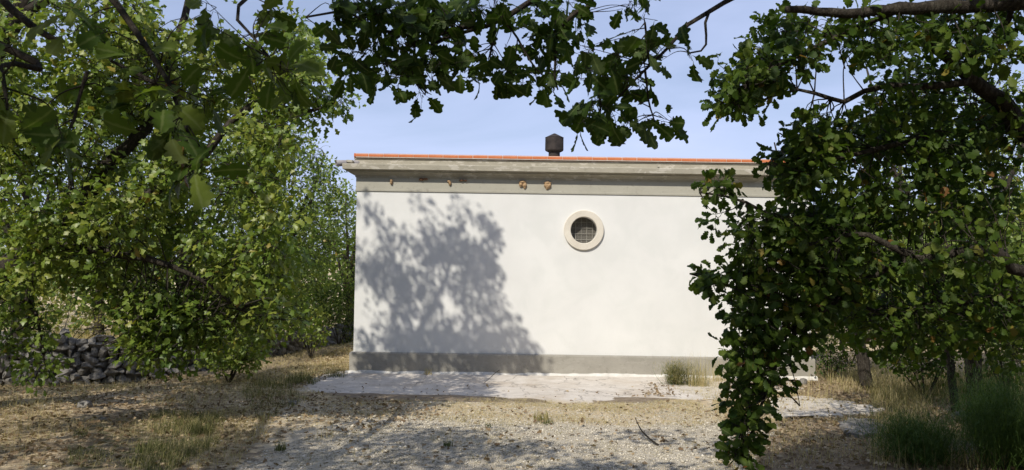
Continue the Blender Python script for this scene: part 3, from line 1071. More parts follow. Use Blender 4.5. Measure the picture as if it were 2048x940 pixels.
# fringe against the sky
t.clumps(poly_clumps([(560, 60), (620, 70), (655, 140), (600, 170)], 16, 8.9, 9.5, t.rng), .14, 12, .085, (.4, .9))
t.clumps(poly_clumps([(590, 195), (690, 185), (695, 205), (620, 250)], 16, 9.0, 9.4, t.rng), .12, 10, .085, (.1, .5))
# high crown, above the frame: it throws the shade on the wall
def shade_caster(poly, n, d0, d1, rng):
    p = sample_poly(poly, n, rng)
    p = p[vnoise(p[:, 0] / 34, p[:, 1] / 34, 91) + .4 * vnoise(p[:, 0] / 13, p[:, 1] / 13, 92) > np.where(p[:, 1] > 560, .36, .52)]
    n = len(p)
    w = P(p[:, 0], p[:, 1], WY)
    tt = rng.uniform(d0, d1, n)
    return w + tt[:, None] * np.array([-.43, -1.0, 1.0])
for poly, n in (([(725, 395), (760, 400), (800, 450), (840, 395), (900, 420), (935, 400), (975, 400), (1000, 440), (990, 560), (900, 560), (720, 500)], 130),
                ([(830, 480), (930, 470), (1000, 540), (1005, 600), (1040, 655), (1088, 715), (1088, 745), (800, 745), (770, 640)], 330),
                ([(712, 500), (800, 520), (830, 720), (712, 735), (712, 640), (770, 600), (712, 560)], 80),
                ([(705, 680), (1085, 695), (1090, 750), (705, 750)], 62),
                ([(660, 745), (960, 745), (1000, 770), (900, 800), (640, 790)], 30)):
    C = shade_caster(poly, n, 5.7, 7.2, t.rng)
    x, y, v = proj(C)
    C = C[(out_of_view(C, 50)) | (x < 640)]
    t.clumps(C, .14, 12, .10, (.2, .8))
COUNT['left'] = t.build(2, 1, 300)

# ---- trees behind the dry stone wall at left
def back_tree(label, px, D, poly, n, d0, d1, height, r=.14, lean=0., seed=3, per=18, size=.088, rad=.30, tint=(.05, .8), name='oak_tree', group='oaks behind the dry stone wall', mat='leaf_lit', split=.45, accent=.02):
    p0 = P(px, 560, D)
    b_ = gz(float(p0[0]), D, -.1)
    t_ = Tree(label, b_, name=name, seed=seed, group=group, leaf_mat=mat)
    zt = b_[2] + height
    c1 = (b_[0] + lean * .4, D, b_[2] + height * split * .55); c2 = (b_[0] + lean, D + .1, b_[2] + height * split)
    t_.limb([b_, c1, c2], r, r * .75, 'trunk', 10)
    for k_ in range(6):
        a = k_ * 2 * math.pi / 6 + seed
        q1 = np.array(c2) + np.array([math.cos(a) * .7, math.sin(a) * .5, height * .13])
        q2 = np.array(c2) + np.array([math.cos(a) * 1.2, math.sin(a) * .9, height * (.22 + .3 * ((k_ * 7 + seed) % 5) / 5)])
        t_.limb([c2 if k_ % 2 else c1, q1, q2], r * .5, r * .12, k=6)
    C = poly_clumps(poly, n, d0, d1, t_.rng)
    C = C[C[:, 2] > ground_h(C[:, 0], C[:, 1]) + .15]
    t_.clumps(C, rad, per, size, tint, accent=accent)
    COUNT[label[:18]] = t_.build(3, 2, 0)
    return t_
back_tree('dark trunked oak behind the stone wall at the far left', 42, 15.6, [(-60, 120), (200, 150), (330, 240), (340, 540), (230, 590), (180, 560), (60, 560), (-60, 620)], 430, 14.6, 17.2, 6.0, .2, .2, 31)
back_tree('leafy oak behind the stone wall, between left trunk and middle oak', 375, 17.0, [(230, 180), (420, 170), (530, 250), (570, 500), (550, 640), (440, 650), (330, 640), (250, 540)], 460, 15.8, 18.4, 6.0, .16, -.1, 32)
back_tree('oak with a dark stem nearest the pipe end of the building', 521, 19.0, [(430, 250), (560, 250), (640, 285), (660, 330), (695, 360), (680, 420), (650, 560), (600, 650), (450, 650)], 680, 17.5, 20.5, 6.2, .17, .3, 33)
back_tree('rounded sunlit oak half hidden behind the left corner of the building', 700, 24.0, [(560, 420), (640, 390), (690, 375), (780, 360), (780, 650), (690, 660), (600, 660)], 560, 22.2, 25.5, 5.5, .15, 0, 34, tint=(.3, .9))
back_tree('slender oak tops far behind the left trees', 200, 24.0, [(-60, 330), (200, 300), (420, 300), (560, 380), (560, 560), (200, 570), (-60, 560)], 420, 22.5, 25.5, 6, .16, 0, 35)

# saplings
def sapling(label, poly, n, D, px, seed, mat='leaf_lit', tint=(.5, .9), name='oak_sapling', size=.085, rad=.14, cat='shrub', per=12):
    pl = np.array(poly)
    b_ = ground_px(np.array([px]), np.array([pl[:, 1].max() - 4.0]))[0]
    p0 = P(px, 600, D); b_ = gz(float(p0[0]), D, -.04)
    t_ = Tree(label, b_, name=name, cat=cat, seed=seed, leaf_mat=mat)
    for k_ in range(5):
        q_ = sample_poly(poly, 1, t_.rng)[0]
        e = P(q_[0], q_[1], D + t_.rng.uniform(-.2, .2))
        t_.limb([b_, (np.array(b_) + e) / 2 + np.array([0, 0, .05]), e], .018, .005, 'stem', 5, 7)
    C = poly_clumps(poly, n, D - .35, D + .35, t_.rng)
    t_.clumps(C, rad, per, size, tint, twr=.004)
    t_.build(2, 2, 0)
sapling('bright green oak sapling in front of the stone wall', [(390, 655), (450, 635), (520, 660), (540, 700), (505, 742), (430, 746), (395, 710)], 150, 14.0, 462, 41)
sapling('small bright oak sapling at the far end of the stone wall', [(590, 620), (640, 625), (662, 670), (630, 692), (595, 680)], 34, 17.6, 625, 42)
sapling('pale yellow green shrub beyond the stone wall at left', [(40, 600), (110, 585), (200, 620), (215, 665), (60, 670)], 60, 19.5, 120, 43, 'leaf_yellow', (.2, .9), 'dry_shrub', .07, .25, per=16)
sapling('grey leafless looking shrub beside the left corner of the building', [(640, 620), (705, 600), (710, 680), (660, 690)], 26, 20.5, 680, 44, 'leaf_yellow', (.0, .4), 'dry_shrub', .05, .22, per=14)
sapling('low yellowing shrub beyond the stone wall, right of the pale one', [(210, 625), (300, 620), (330, 665), (230, 672)], 30, 21.5, 262, 45, 'leaf_yellow', (.2, .9), 'dry_shrub', .07, .25, per=14)

sapling('dark scrub between the stone wall end and the building corner', [(540, 590), (720, 570), (720, 690), (640, 695), (540, 680)], 130, 22.0, 640, 151, 'leaf', (.1, .9), 'scrub_bush', .085, .3, per=18)
sapling('dark undergrowth behind the middle of the stone wall', [(300, 570), (560, 570), (560, 690), (300, 665)], 150, 21.0, 430, 152, 'leaf', (.1, .9), 'scrub_bush', .085, .3, per=18)

# ---- right foreground oak
b = gz(5.3, 5.9, -.1)
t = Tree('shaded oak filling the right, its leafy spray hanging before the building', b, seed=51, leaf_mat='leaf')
t.limb([b, (5.25, 5.9, 1.2), (5.1, 5.85, 2.3), (5.0, 5.8, 3.2)], .24, .19, 'trunk', 12)
r1 = t.limb([(5.1, 5.85, 2.0), P(2060, 548, 5.3), P(2000, 508, 5.15), P(1930, 502, 5.05), P(1850, 515, 5.0), P(1790, 497, 5.0), P(1735, 470, 5.05), P(1690, 470, 5.1), P(1650, 500, 5.2)], .046, .010, k=9)
r2 = t.limb([(5.15, 5.85, 1.6), P(2050, 598, 6.2), P(1940, 603, 6.1), P(1850, 612, 6.0), P(1780, 630, 5.9), P(1700, 600, 5.8)], .045, .010)
r3 = t.limb([(5.0, 5.8, 3.2), P(2060, 262, 5.6), P(2019, 217, 5.5), P(1955, 160, 5.4), P(1879, 105, 5.3), P(1800, 60, 5.2)], .10, .02, k=9)
r4 = t.limb([(5.0, 5.8, 3.2), (4.5, 5.3, 4.0), P(2050, 2, 4.9), P(1930, 12, 4.8), P(1800, 20, 4.7), P(1690, 24, 4.6), P(1575, 20, 4.5)], .075, .020, k=9)
r5 = t.limb([P(1850, 515, 5.7), P(1770, 540, 5.6), P(1690, 590, 5.5), P(1620, 640, 5.4), P(1570, 690, 5.3), P(1530, 790, 5.2), P(1490, 900, 5.1)], .03, .006)
r6 = t.limb([P(1735, 470, 5.6), P(1640, 455, 5.4), P(1560, 440, 5.3), P(1480, 400, 5.2), P(1400, 385, 5.2)], .02, .006)
r7 = t.limb([P(1955, 160, 5.4), P(1850, 175, 5.3), P(1760, 170, 5.2), P(1690, 205, 5.2), P(1640, 190, 5.2), P(1580, 180, 5.15), P(1480, 220, 5.1)], .03, .006)
r8 = t.limb([P(2025, -10, 4.9), P(2012, 60, 5.0), P(1965, 105, 5.05), P(1930, 118, 5.1)], .022, .012)
r9 = t.limb([P(1800, 20, 4.7), P(1700, 60, 4.8), P(1600, 110, 4.8), P(1520, 150, 4.8), P(1440, 210, 4.8)], .02, .006)
t.limb([P(1640, 455, 5.4), P(1560, 520, 5.3), P(1450, 560, 5.3), P(1380, 548, 5.3)], .015, .005)
t.limb([P(1850, 270, 5.4), P(1750, 300, 5.3), P(1650, 320, 5.2), P(1540, 330, 5.2)], .025, .006)
t.limb([(5.0, 5.8, 3.2), (4.2, 5.2, 5.0), (3.4, 4.8, 6.2), (2.6, 4.6, 6.8)], .12, .03)
t.limb([(5.0, 5.8, 3.2), (5.4, 5.6, 5.0), (4.8, 5.2, 6.8)], .13, .04)
# dead dangling twig below the spray
t.limb([P(1590, 690, 5.3), P(1580, 720, 5.25), P(1592, 770, 5.25), P(1600, 812, 5.25)], .006, .003, k=4)
G = [0, 0, -.15]
def inset(poly, d):
    pl = np.array(poly, float); c = pl.mean(0); v = pl - c
    r_ = np.linalg.norm(v, axis=1)[:, None]
    return [tuple(q_) for q_ in c + v * np.clip(1 - d / r_, .35, 1)]
def rc(poly, n, d0, d1, rad=.11, per=14, size=.078, tint=(.0, .80), **kw):
    poly = inset(poly, 24)
    t.clumps(poly_clumps(poly, n, d0, d1, t.rng), rad, per, size, tint, up=.55, droop=.3, twr=.0045, **kw)
rc([(1480, 60), (1560, 25), (1700, 10), (2060, 10), (2060, 130), (1780, 120), (1640, 110), (1560, 160), (1480, 150)], 100, 4.6, 5.6)
rc([(1430, 120), (1480, 100), (1570, 110), (1600, 150), (1570, 200), (1500, 240), (1430, 245), (1425, 210), (1450, 150)], 46, 4.7, 5.2, .11, 9)
rc([(1780, 110), (2060, 110), (2060, 480), (1700, 480), (1560, 420), (1540, 330), (1640, 230), (1740, 200)], 290, 5.15, 6.8)
rc([(1560, 270), (1640, 220), (1700, 230), (1640, 380), (1530, 390), (1510, 330)], 50, 5.0, 5.6, .12)
rc([(1380, 360), (1440, 350), (1490, 360), (1490, 390), (1400, 385)], 10, 5.1, 5.3, .07, 7)
rc([(1400, 425), (1480, 410), (1560, 400), (1700, 420), (1700, 560), (1620, 650), (1440, 620), (1450, 500), (1430, 460)], 125, 5.0, 5.7, .13)
rc([(1375, 540), (1420, 530), (1460, 560), (1450, 600), (1400, 570)], 12, 5.1, 5.4, .07, 7)
rc([(1440, 600), (1640, 590), (1650, 660), (1600, 720), (1570, 770), (1550, 810), (1440, 800), (1430, 700), (1460, 660)], 88, 5.0, 5.5, .12, 10)
rc([(1445, 790), (1540, 790), (1530, 860), (1490, 945), (1450, 925), (1450, 850)], 32, 4.9, 5.2, .09, 8)
rc([(1620, 560), (1700, 520), (1760, 560), (1680, 620), (1640, 680), (1620, 680)], 16, 5.4, 5.8, .12, 9)
rc([(1600, 500), (2080, 470), (2080, 660), (1900, 690), (1660, 690), (1600, 640)], 150, 5.5, 6.8, .14, 11, tint=(.1, .85))
rc([(1560, 380), (1760, 380), (1800, 560), (1600, 640)], 70, 5.2, 6.0, .12, 11)
rc([(1760, 470), (2060, 470), (2060, 540), (1760, 530)], 14, 4.8, 5.0, .10, 9)
rc([(1640, 600), (2080, 580), (2080, 730), (1960, 700), (1780, 720), (1660, 690)], 95, 6.0, 7.6, .15, 12, tint=(.2, .95))
# crown above the frame
n_ = 400
C = np.stack([t.rng.uniform(1.5, 7.0, n_), t.rng.uniform(3.4, 7.6, n_), t.rng.uniform(4.2, 7.4, n_)], 1)
C = C[out_of_view(C, 60) & (C[:, 1] + C[:, 2] < 11.4) & gap(C, 3.7, 7.4, .7, .95) & gap(C, 4.6, 8.6, .7, .5) & gap(C, 3.2, 9.5, .2, .5)]
t.clumps(C, .30, 22, .105, (.1, .7))
C = np.stack([t.rng.uniform(4.0, 7.5, 120), t.rng.uniform(4.0, 7.5, 120), t.rng.uniform(1.8, 4.6, 120)], 1)
C = C[out_of_view(C, 60) & (C[:, 1] + C[:, 2] < 10.8)]
t.clumps(C, .28, 15, .115, (.1, .7))
COUNT['right'] = t.build(1, 0, 300)

# ---- trees behind the right oak
back_tree('dark stemmed oak standing in the green scrub at right', 1955, 10.4, [(1700, 430), (1850, 420), (2100, 380), (2100, 700), (1990, 650), (1900, 690), (1760, 650), (1660, 610), (1660, 480)], 330, 9.2, 12.0, 5.5, .11, -.28, 61, 15, .09, .24, (.2, .9), group='oaks beyond the right hand oak', accent=.05)
back_tree('thin leaning oak right beside the dark stemmed one', 1912, 11.6, [(1800, 500), (2000, 480), (2080, 560), (2000, 680), (1850, 650)], 60, 11, 12.5, 4.8, .06, -.35, 62, 14, .085, .24, (.2, .9), group='oaks beyond the right hand oak', accent=.05)
back_tree('pale barked leaning oak behind the right end of the building', 1736, 14.4, [(1625, 520), (1700, 440), (1860, 420), (1900, 620), (1760, 650), (1660, 640)], 210, 13.6, 16.2, 5.0, .12, -.55, 63, 15, .085, .26, (.4, 1.0), group='oaks beyond the right hand oak', accent=.06)
back_tree('tall sunlit oak far behind the building at right', 1800, 22.0, [(1600, 330), (1660, 260), (1760, 215), (1900, 160), (2100, 160), (2100, 640), (1640, 660), (1600, 600)], 420, 20.5, 24, 7.5, .2, 0, 64, 18, .1, .38, (.5, 1.0), group='oaks beyond the right hand oak')
back_tree('bushy oak at the far right edge of the clearing', 2090, 15.5, [(1880, 300), (2100, 250), (2150, 400), (2150, 700), (1900, 700), (1850, 560)], 300, 14.0, 17.0, 6, .16, 0, 65, 17, .09, .3, (.2, .9), group='oaks beyond the right hand oak')

sapling('dense dark scrub left of the dark stemmed oak', [(1760, 640), (1900, 620), (1930, 700), (1900, 750), (1780, 740)], 110, 13.0, 1850, 46, 'leaf', (.1, .8), 'scrub_bush', .07, .22, per=16)
sapling('grey brown thicket behind the pale leaning trunk', [(1630, 600), (1760, 580), (1790, 700), (1770, 745), (1640, 735)], 110, 17.5, 1700, 47, 'leaf_yellow', (.0, .35), 'scrub_bush', .06, .25, per=16)
sapling('green thicket behind the dark stemmed oak at far right', [(1900, 560), (2080, 540), (2090, 760), (1960, 760)], 150, 13.5, 2010, 48, 'leaf', (.2, .9), 'scrub_bush', .075, .24, per=16)
sapling('dark hollow looking bush at the right end of the building', [(1625, 690), (1690, 680), (1700, 740), (1640, 750)], 40, 15.6, 1665, 49, 'leaf', (.0, .5), 'scrub_bush', .06, .2, per=14)

# ---- oak over the photographer: its branches cross the top of the view
b = gz(1.6, -2.6, -.1)
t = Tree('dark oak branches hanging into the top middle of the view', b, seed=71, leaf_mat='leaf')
t.limb([b, (1.55, -2.6, 1.6), (1.4, -2.4, 3.0), (1.2, -2.0, 4.0)], .27, .2, 'trunk', 12)
n1 = t.limb([(1.2, -2.0, 4.0), (1.0, 0.0, 4.6), (.7, 2.4, 4.5), P(1075, -8, 4.1)], .10, .020)
n1b = t.limb([P(1075, -8, 4.1), P(1065, 0, 4.1), P(1020, 30, 4.05), P(975, 52, 4.05), P(900, 72, 4.1), P(830, 110, 4.1)], .020, .006)
n2 = t.limb([P(990, 45, 4.05), P(988, 80, 4.0), P(980, 106, 4.0)], .007, .004, k=5)
n3 = t.limb([P(1000, 42, 4.05), P(1025, 60, 4.05), P(1042, 90, 4.0), P(1065, 130, 4.0), P(1095, 160, 4.0)], .008, .004, k=5)
n4 = t.limb([(1.1, -.6, 4.5), (1.5, 1.6, 4.6), (1.6, 2.8, 4.1), P(1468, -6, 3.5)], .05, .014)
n4b = t.limb([P(1468, -6, 3.5), P(1460, 0, 3.5), P(1420, 20, 3.45), P(1365, 58, 3.4), P(1340, 90, 3.4), P(1300, 130, 3.4), P(1250, 180, 3.4), P(1200, 235, 3.4)], .0135, .004)
n5 = t.limb([P(1420, 20, 3.45), P(1409, 52, 3.4), P(1414, 80, 3.4), P(1405, 100, 3.4), P(1382, 105, 3.4)], .007, .004, k=5)
n6 = t.limb([P(1300, 130, 3.4), P(1293, 75, 3.4), P(1290, 45, 3.4)], .006, .005, k=5)
n7 = t.limb([P(1290, 140, 3.4), P(1298, 205, 3.4), P(1310, 245, 3.4)], .006, .003, k=5)
n8 = t.limb([P(975, 52, 4.05), P(920, 55, 4.1), P(860, 75, 4.1), P(760, 60, 4.2), P(690, 20, 4.2), P(612, 34, 4.2)], .012, .006)
n9 = t.limb([P(900, 72, 4.1), P(850, 95, 4.1), P(820, 140, 4.1), P(850, 190, 4.1)], .008, .003, k=5)
n10 = t.limb([(.7, 2.4, 4.5), P(1190, -20, 4.1), P(1160, 18, 4.0), P(1120, 60, 4.0), P(1110, 130, 4.0), P(1115, 180, 4.0)], .02, .004, k=6)
def ell(cx, cy, rx, ry, n, D, size=.104, dd=.22):
    n = int(n * 1.45 + .5)
    a = t.rng.random(n) * 2 * math.pi; r_ = np.sqrt(t.rng.random(n))
    px_ = cx + rx * r_ * np.cos(a); py_ = cy + ry * r_ * np.sin(a)
    C = P(px_, py_, D + t.rng.uniform(-dd, dd, n))
    t.clumps(C, .04, 3, size, (.0, .30), up=.08, droop=.35, twr=.0025, accent=.01, maxtw=.5)
for e in ((720, 30, 65, 40, 20), (820, 25, 80, 35, 22), (890, 50, 50, 40, 11), (700, 130, 30, 32, 5), (680, 115, 16, 16, 2), (780, 105, 45, 35, 10), (775, 160, 28, 28, 6), (850, 175, 26, 30, 6),
          (870, 130, 30, 25, 5), (900, 95, 30, 20, 4), (955, 140, 42, 24, 7), (1005, 160, 30, 20, 5), (1055, 165, 28, 22, 4), (1105, 160, 16, 30, 4), (985, 20, 40, 24, 6),
          (1075, 60, 40, 30, 8), (1115, 30, 45, 26, 7), (1140, 65, 22, 22, 3), (1098, 105, 18, 18, 3), (940, 15, 30, 15, 4), (1260, 8, 45, 8, 3), (1010, 100, 8, 8, 1)):
    ell(e[0], e[1] - 6, e[2] * .92, e[3] * .92, e[4] * .9, 4.1)
for e in ((1165, 110, 24, 18, 3), (1215, 130, 36, 28, 5), (1180, 155, 32, 26, 4), (1265, 86, 14, 6, 1), (1320, 110, 40, 26, 6), (1375, 125, 22, 18, 2), (1255, 185, 42, 26, 6), (1195, 240, 38, 34, 8), (1230, 262, 22, 24, 4),
          (1290, 245, 14, 14, 1), (1325, 255, 14, 18, 2), (1290, 170, 20, 25, 2), (1165, 265, 18, 16, 2), (1293, 48, 3, 5, 1)):
    ell(e[0], e[1] - 14, e[2] * .85, e[3] * .85, max(1, e[4] * .72), 3.4, .10)
# dense canopy over and behind the camera (out of frame), giving the shade in front
def canopy(tr, x0, x1, y0, y1, z0, z1, n, rad=.32, per=16, size=.12, lim=None):
    C = np.stack([tr.rng.uniform(x0, x1, n), tr.rng.uniform(y0, y1, n), tr.rng.uniform(z0, z1, n)], 1)
    m_ = out_of_view(C, 90)
    if lim is not None: m_ &= lim(C)
    m_ &= gap(C, 3.7, 7.4, .7, .9)
    tr.clumps(C[m_], rad, per, size, (.1, .7), twr=.006)
canopy(t, -3.4, 5.2, -2.6, 2.6, 4.3, 6.4, 760, lim=lambda C: C[:, 1] + C[:, 2] < 7.95)
canopy(t, -5.5, 3.8, 1.4, 4.9, 4.4, 6.2, 190, .36, 60, .10, lim=lambda C: (C[:, 1] + C[:, 2] < 9.6) & (C[:, 1] + C[:, 2] > 7.4) & (vnoise(C[:, 0] * .9, (C[:, 1] + C[:, 2]) * 1.5, 33) > .35))
for a_ in ((-1.5, 0, 5.2), (3.6, .5, 5.3), (-2.5, -1.5, 5.2)):
    t.limb([(1.2, -2.0, 4.0), (np.array((1.2, -2.0, 4.0)) + np.array(a_)) / 2 + np.array([0, 0, .35]), a_], .11, .03)
COUNT['over'] = t.build(0, 0, 300)

# ---- oak at the photographer's left with big close leaves
b = gz(-4.4, -.6, -.1)
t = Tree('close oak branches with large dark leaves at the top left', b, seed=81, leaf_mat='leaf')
t.limb([b, (-4.35, -.6, 1.6), (-4.2, -.4, 3.0), (-4.0, -.2, 4.2)], .26, .2, 'trunk', 12)
t.limb([(-4.0, -.2, 4.2), (-2.6, .6, 3.8), (-1.6, 1.3, 3.2), P(215, -14, 2.0)], .05, .011)
t.limb([P(215, -14, 2.0), P(222, -4, 2.0), P(265, 45, 1.95), P(300, 105, 1.9), P(332, 155, 1.85), P(352, 200, 1.82), P(370, 255, 1.8), P(400, 320, 1.75)], .010, .003)
t.limb([(-4.0, -.2, 4.2), (-2.8, 1.2, 3.4), P(-30, -40, 2.3)], .04, .015)
t.limb([P(-30, -40, 2.3), P(15, 8, 2.25), P(60, 50, 2.2), P(120, 86, 2.2)], .014, .008)
t.limb([P(310, 167, 1.88), P(270, 145, 1.9), P(222, 122, 1.9)], .006, .004, k=5)
t.limb([P(175, 142, 1.8), P(160, 190, 1.8), P(146, 250, 1.78), P(120, 285, 1.76)], .005, .003, k=5)
t.limb([(-2.6, .6, 3.8), (-1.6, 1.6, 3.4), P(500, -10, 2.3)], .02, .006)
t.limb([P(500, -10, 2.3), P(470, 30, 2.2), P(520, 90, 2.1), P(560, 150, 2.05)], .006, .003, k=6)
t.limb([(-2.8, 1.2, 3.4), P(-60, 60, 1.7), P(0, 130, 1.6), P(15, 220, 1.55)], .012, .003, k=6)
def nl(cx, cy, rx, ry, n, D, size=.084, dd=.10):
    n = max(1, int(n * .62 + .5))
    a = t.rng.random(n) * 2 * math.pi; r_ = np.sqrt(t.rng.random(n))
    C = P(cx + rx * r_ * np.cos(a), cy + ry * r_ * np.sin(a), D + t.rng.uniform(-dd, dd, n))
    t.clumps(C, .022, 2, size, (.3, .85), up=.35, droop=.45, twr=.0018, accent=.03, maxtw=.35)
for e in ((15, 120, 28, 50, 4, 1.55), (18, 210, 26, 60, 7, 1.5), (160, 70, 45, 40, 4, 1.9), (140, 20, 30, 16, 2, 2.0), (215, 70, 40, 35, 4, 1.9), (250, 110, 35, 35, 4, 1.9), (205, 165, 25, 20, 3, 1.85), (110, 240, 40, 25, 5, 1.75),
          (125, 290, 22, 20, 3, 1.7), (265, 190, 30, 24, 4, 1.85), (330, 120, 40, 40, 5, 1.9), (390, 160, 45, 40, 6, 1.9), (360, 220, 45, 36, 6, 1.8), (420, 190, 40, 30, 4, 1.9), (385, 300, 36, 34, 7, 1.75),
          (330, 260, 25, 30, 3, 1.8), (400, 345, 22, 22, 3, 1.7), (400, 20, 36, 26, 4, 2.0), (440, 80, 40, 34, 5, 2.0), (530, 120, 36, 34, 5, 2.0), (560, 165, 42, 34, 8, 1.95), (500, 40, 40, 30, 4, 2.1),
          (570, 20, 44, 20, 4, 2.2), (540, 70, 24, 22, 2, 2.1)):
    nl(*e)
canopy(t, -8.5, -2.2, -2.2, 3.2, 4.4, 6.8, 240, lim=lambda C: (C[:, 1] + C[:, 2] < 8.2) & gap(C, -.55, 1.9, 2.62, .30) & gap(C, -1.05, 1.75, 2.6, .25))
canopy(t, -8.5, -2.2, 2.4, 5.8, 4.2, 6.0, 84, .40, 42, lim=lambda C: C[:, 1] + C[:, 2] < 9.9)
for a_ in ((-6.5, 1.5, 5.6), (-3.4, 2.2, 5.5), (-6.0, 5.0, 6.4), (-4.0, 5.4, 6.2)):
    t.limb([(-4.0, -.2, 4.2), (np.array((-4.0, -.2, 4.2)) + np.array(a_)) / 2 + np.array([0, 0, .35]), a_], .11, .03)
COUNT['nearleft'] = t.build(0, 0, 300)

# far-off scrub, one mass; taller ring behind the camera added to cut sky light
rng = np.random.default_rng(9)
n_ = 30000
ang = np.concatenate([rng.uniform(-.85, .85, n_ * 2 // 3), rng.uniform(.85, 2 * math.pi - .85, n_ // 3)])
n_ = len(ang)
front = np.abs(ang) < .86
dd = np.where(front, rng.uniform(26, 42, n_), rng.uniform(15, 24, n_))
xx, yy = dd * np.sin(ang), dd * np.cos(ang)
hh = np.where(front, 1.6 + 3.4 * vnoise(xx * .3, yy * .3, 5), 4.5 + 4 * vnoise(xx * .3, yy * .3, 5))
pos = np.stack([xx, yy, ground_h(xx, yy) + hh * rng.random(n_) ** .8], 1)
me = leaves_mesh('woodland', pos, frames(rng.normal(size=(n_, 3)), rng.normal(size=(n_, 3)) + np.array([0, -.5, .7])), np.where(front, rng.uniform(.22, .4, n_), rng.uniform(.6, 1.0, n_)), rng.uniform(.0, .8, n_), 3, rng)
tag(obj('woodland', me, M['leaf_lit']), 'low scrub woodland far off, with an added unseen ring behind the camera', 'woodland', kind='stuff')

# ------------------------------------------------------------------ dry stone wall
wp = np.array([(-10.6, 13.2), (-9.6, 13.6), (-8.0, 14.3), (-6.6, 15.3), (-5.7, 17.5), (-5.1, 20.0), (-4.7, 24.0)])
wh = np.array([.80, .78, .75, .70, .52, .36, .32])
path = spline(np.concatenate([wp, wh[:, None]], 1), 220)
dw = empty('dry_stone_wall', gz(-7.5, 14.6))
tag(dw, 'low dry stone wall of grey limestone rubble under the left trees', 'wall')
seg = np.linalg.norm(np.diff(path[:, :2], axis=0), axis=1)
cum = np.concatenate([[0], np.cumsum(seg)])
stone_meshes = []
for k_ in range(14):
    bm = bmesh.new()
    for _ in range(17):
        v = Vector((random.gauss(0, 1), random.gauss(0, 1), random.gauss(0, 1))).normalized() * random.uniform(.75, 1)
        v = Vector((max(-.55, min(.55, v.x * .62)), max(-.5, min(.5, v.y * .6)), max(-.5, min(.5, v.z * .6))))
        bm.verts.new(v)
    r_ = bmesh.ops.convex_hull(bm, input=bm.verts)
    bmesh.ops.delete(bm, geom=[g for g in r_['geom_interior'] if isinstance(g, bmesh.types.BMVert)], context='VERTS')
    me_ = bpy.data.meshes.new('stone'); bm.to_mesh(me_); bm.free()
    me_.materials.append(M['rock'])
    stone_meshes.append(me_)
stones = []
zrow = -.06
row = 0
while zrow < 1.05:
    rh = random.uniform(.09, .15)
    s_ = random.uniform(0, .2)
    while s_ < cum[-1]:
        w_ = random.uniform(.10, .32)
        i = min(len(path) - 2, int(np.searchsorted(cum, s_ + w_ / 2)) - 1); i = max(i, 0)
        top = path[i, 2] - float(ground_h(path[i, 0], path[i, 1])) + .06 * random.uniform(-1, 1)
        if zrow + rh * .4 < top:
            stones.append((i, s_ + w_ / 2, zrow + rh / 2, w_, rh))
        s_ += w_ * .93
    zrow += rh * .9
far_parts = []
stones.sort(key=lambda q_: path[q_[0], 1])
for n_i, (i, s_, z, w_, rh) in enumerate(stones):
    f = (s_ - cum[i]) / max(1e-6, seg[i])
    c = path[i] + (path[i + 1] - path[i]) * f
    tg = path[i + 1, :2] - path[i, :2]; a = math.atan2(tg[1], tg[0])
    nrm = np.array([math.sin(a), -math.cos(a)])
    off = .15 + random.uniform(-.05, .07) - .08 * z; z += random.uniform(-.04, .04)
    loc = Vector((c[0] + nrm[0] * off, c[1] + nrm[1] * off, float(ground_h(c[0], c[1])) + z))
    rot = Matrix.Rotation(a + random.uniform(-.2, .2), 4, 'Z') @ Matrix.Rotation(random.gauss(0, .3), 4, 'Y') @ Matrix.Rotation(random.choice((0, math.pi)) + random.uniform(-.2, .2), 4, 'X')
    scm = Matrix.Diagonal((w_ * 1.18, .30 * random.uniform(.8, 1.1), rh * random.uniform(1.25, 1.75), 1))
    m4 = Matrix.Translation(loc) @ rot @ scm
    me_ = stone_meshes[random.randrange(14)]
    if n_i < 300:
        o = bpy.data.objects.new('stone', me_); COL.objects.link(o); o.parent = dw
        o.matrix_basis = Matrix.Translation(-dw.location) @ m4
    else:
        vv_ = np.array([m4 @ v.co for v in me_.vertices])
        me_.calc_loop_triangles()
        far_parts.append((vv_, np.array([tuple(tr.vertices) for tr in me_.loop_triangles], np.int32)))
if far_parts:
    V, T = merge(far_parts)
    tag(obj('far_stones', np_mesh('far_stones', V, T), M['rock'], dw), kind='stuff')
bm = bmesh.new()
prev = None
for i in range(0, len(path), 3):
    c = path[i]; tg = path[min(i + 1, len(path) - 1), :2] - path[max(i - 1, 0), :2]; a = math.atan2(tg[1], tg[0])
    nrm = np.array([math.sin(a), -math.cos(a)])
    g = float(ground_h(c[0], c[1])); top = c[2] - .08
    ring_ = [bm.verts.new((c[0] + nrm[0] * o_, c[1] + nrm[1] * o_, z)) for o_, z in ((.14, g - .2), (.08, top), (-.3, top), (-.36, g - .2))]
    if prev:
        for k_ in range(3):
            bm.faces.new((prev[k_], ring_[k_], ring_[k_ + 1], prev[k_ + 1]))
    prev = ring_
bmesh.ops.recalc_face_normals(bm, faces=bm.faces)
obj('dark_core', bm, M['coredark'], dw)  # dark core added behind the stones to block light through the gaps

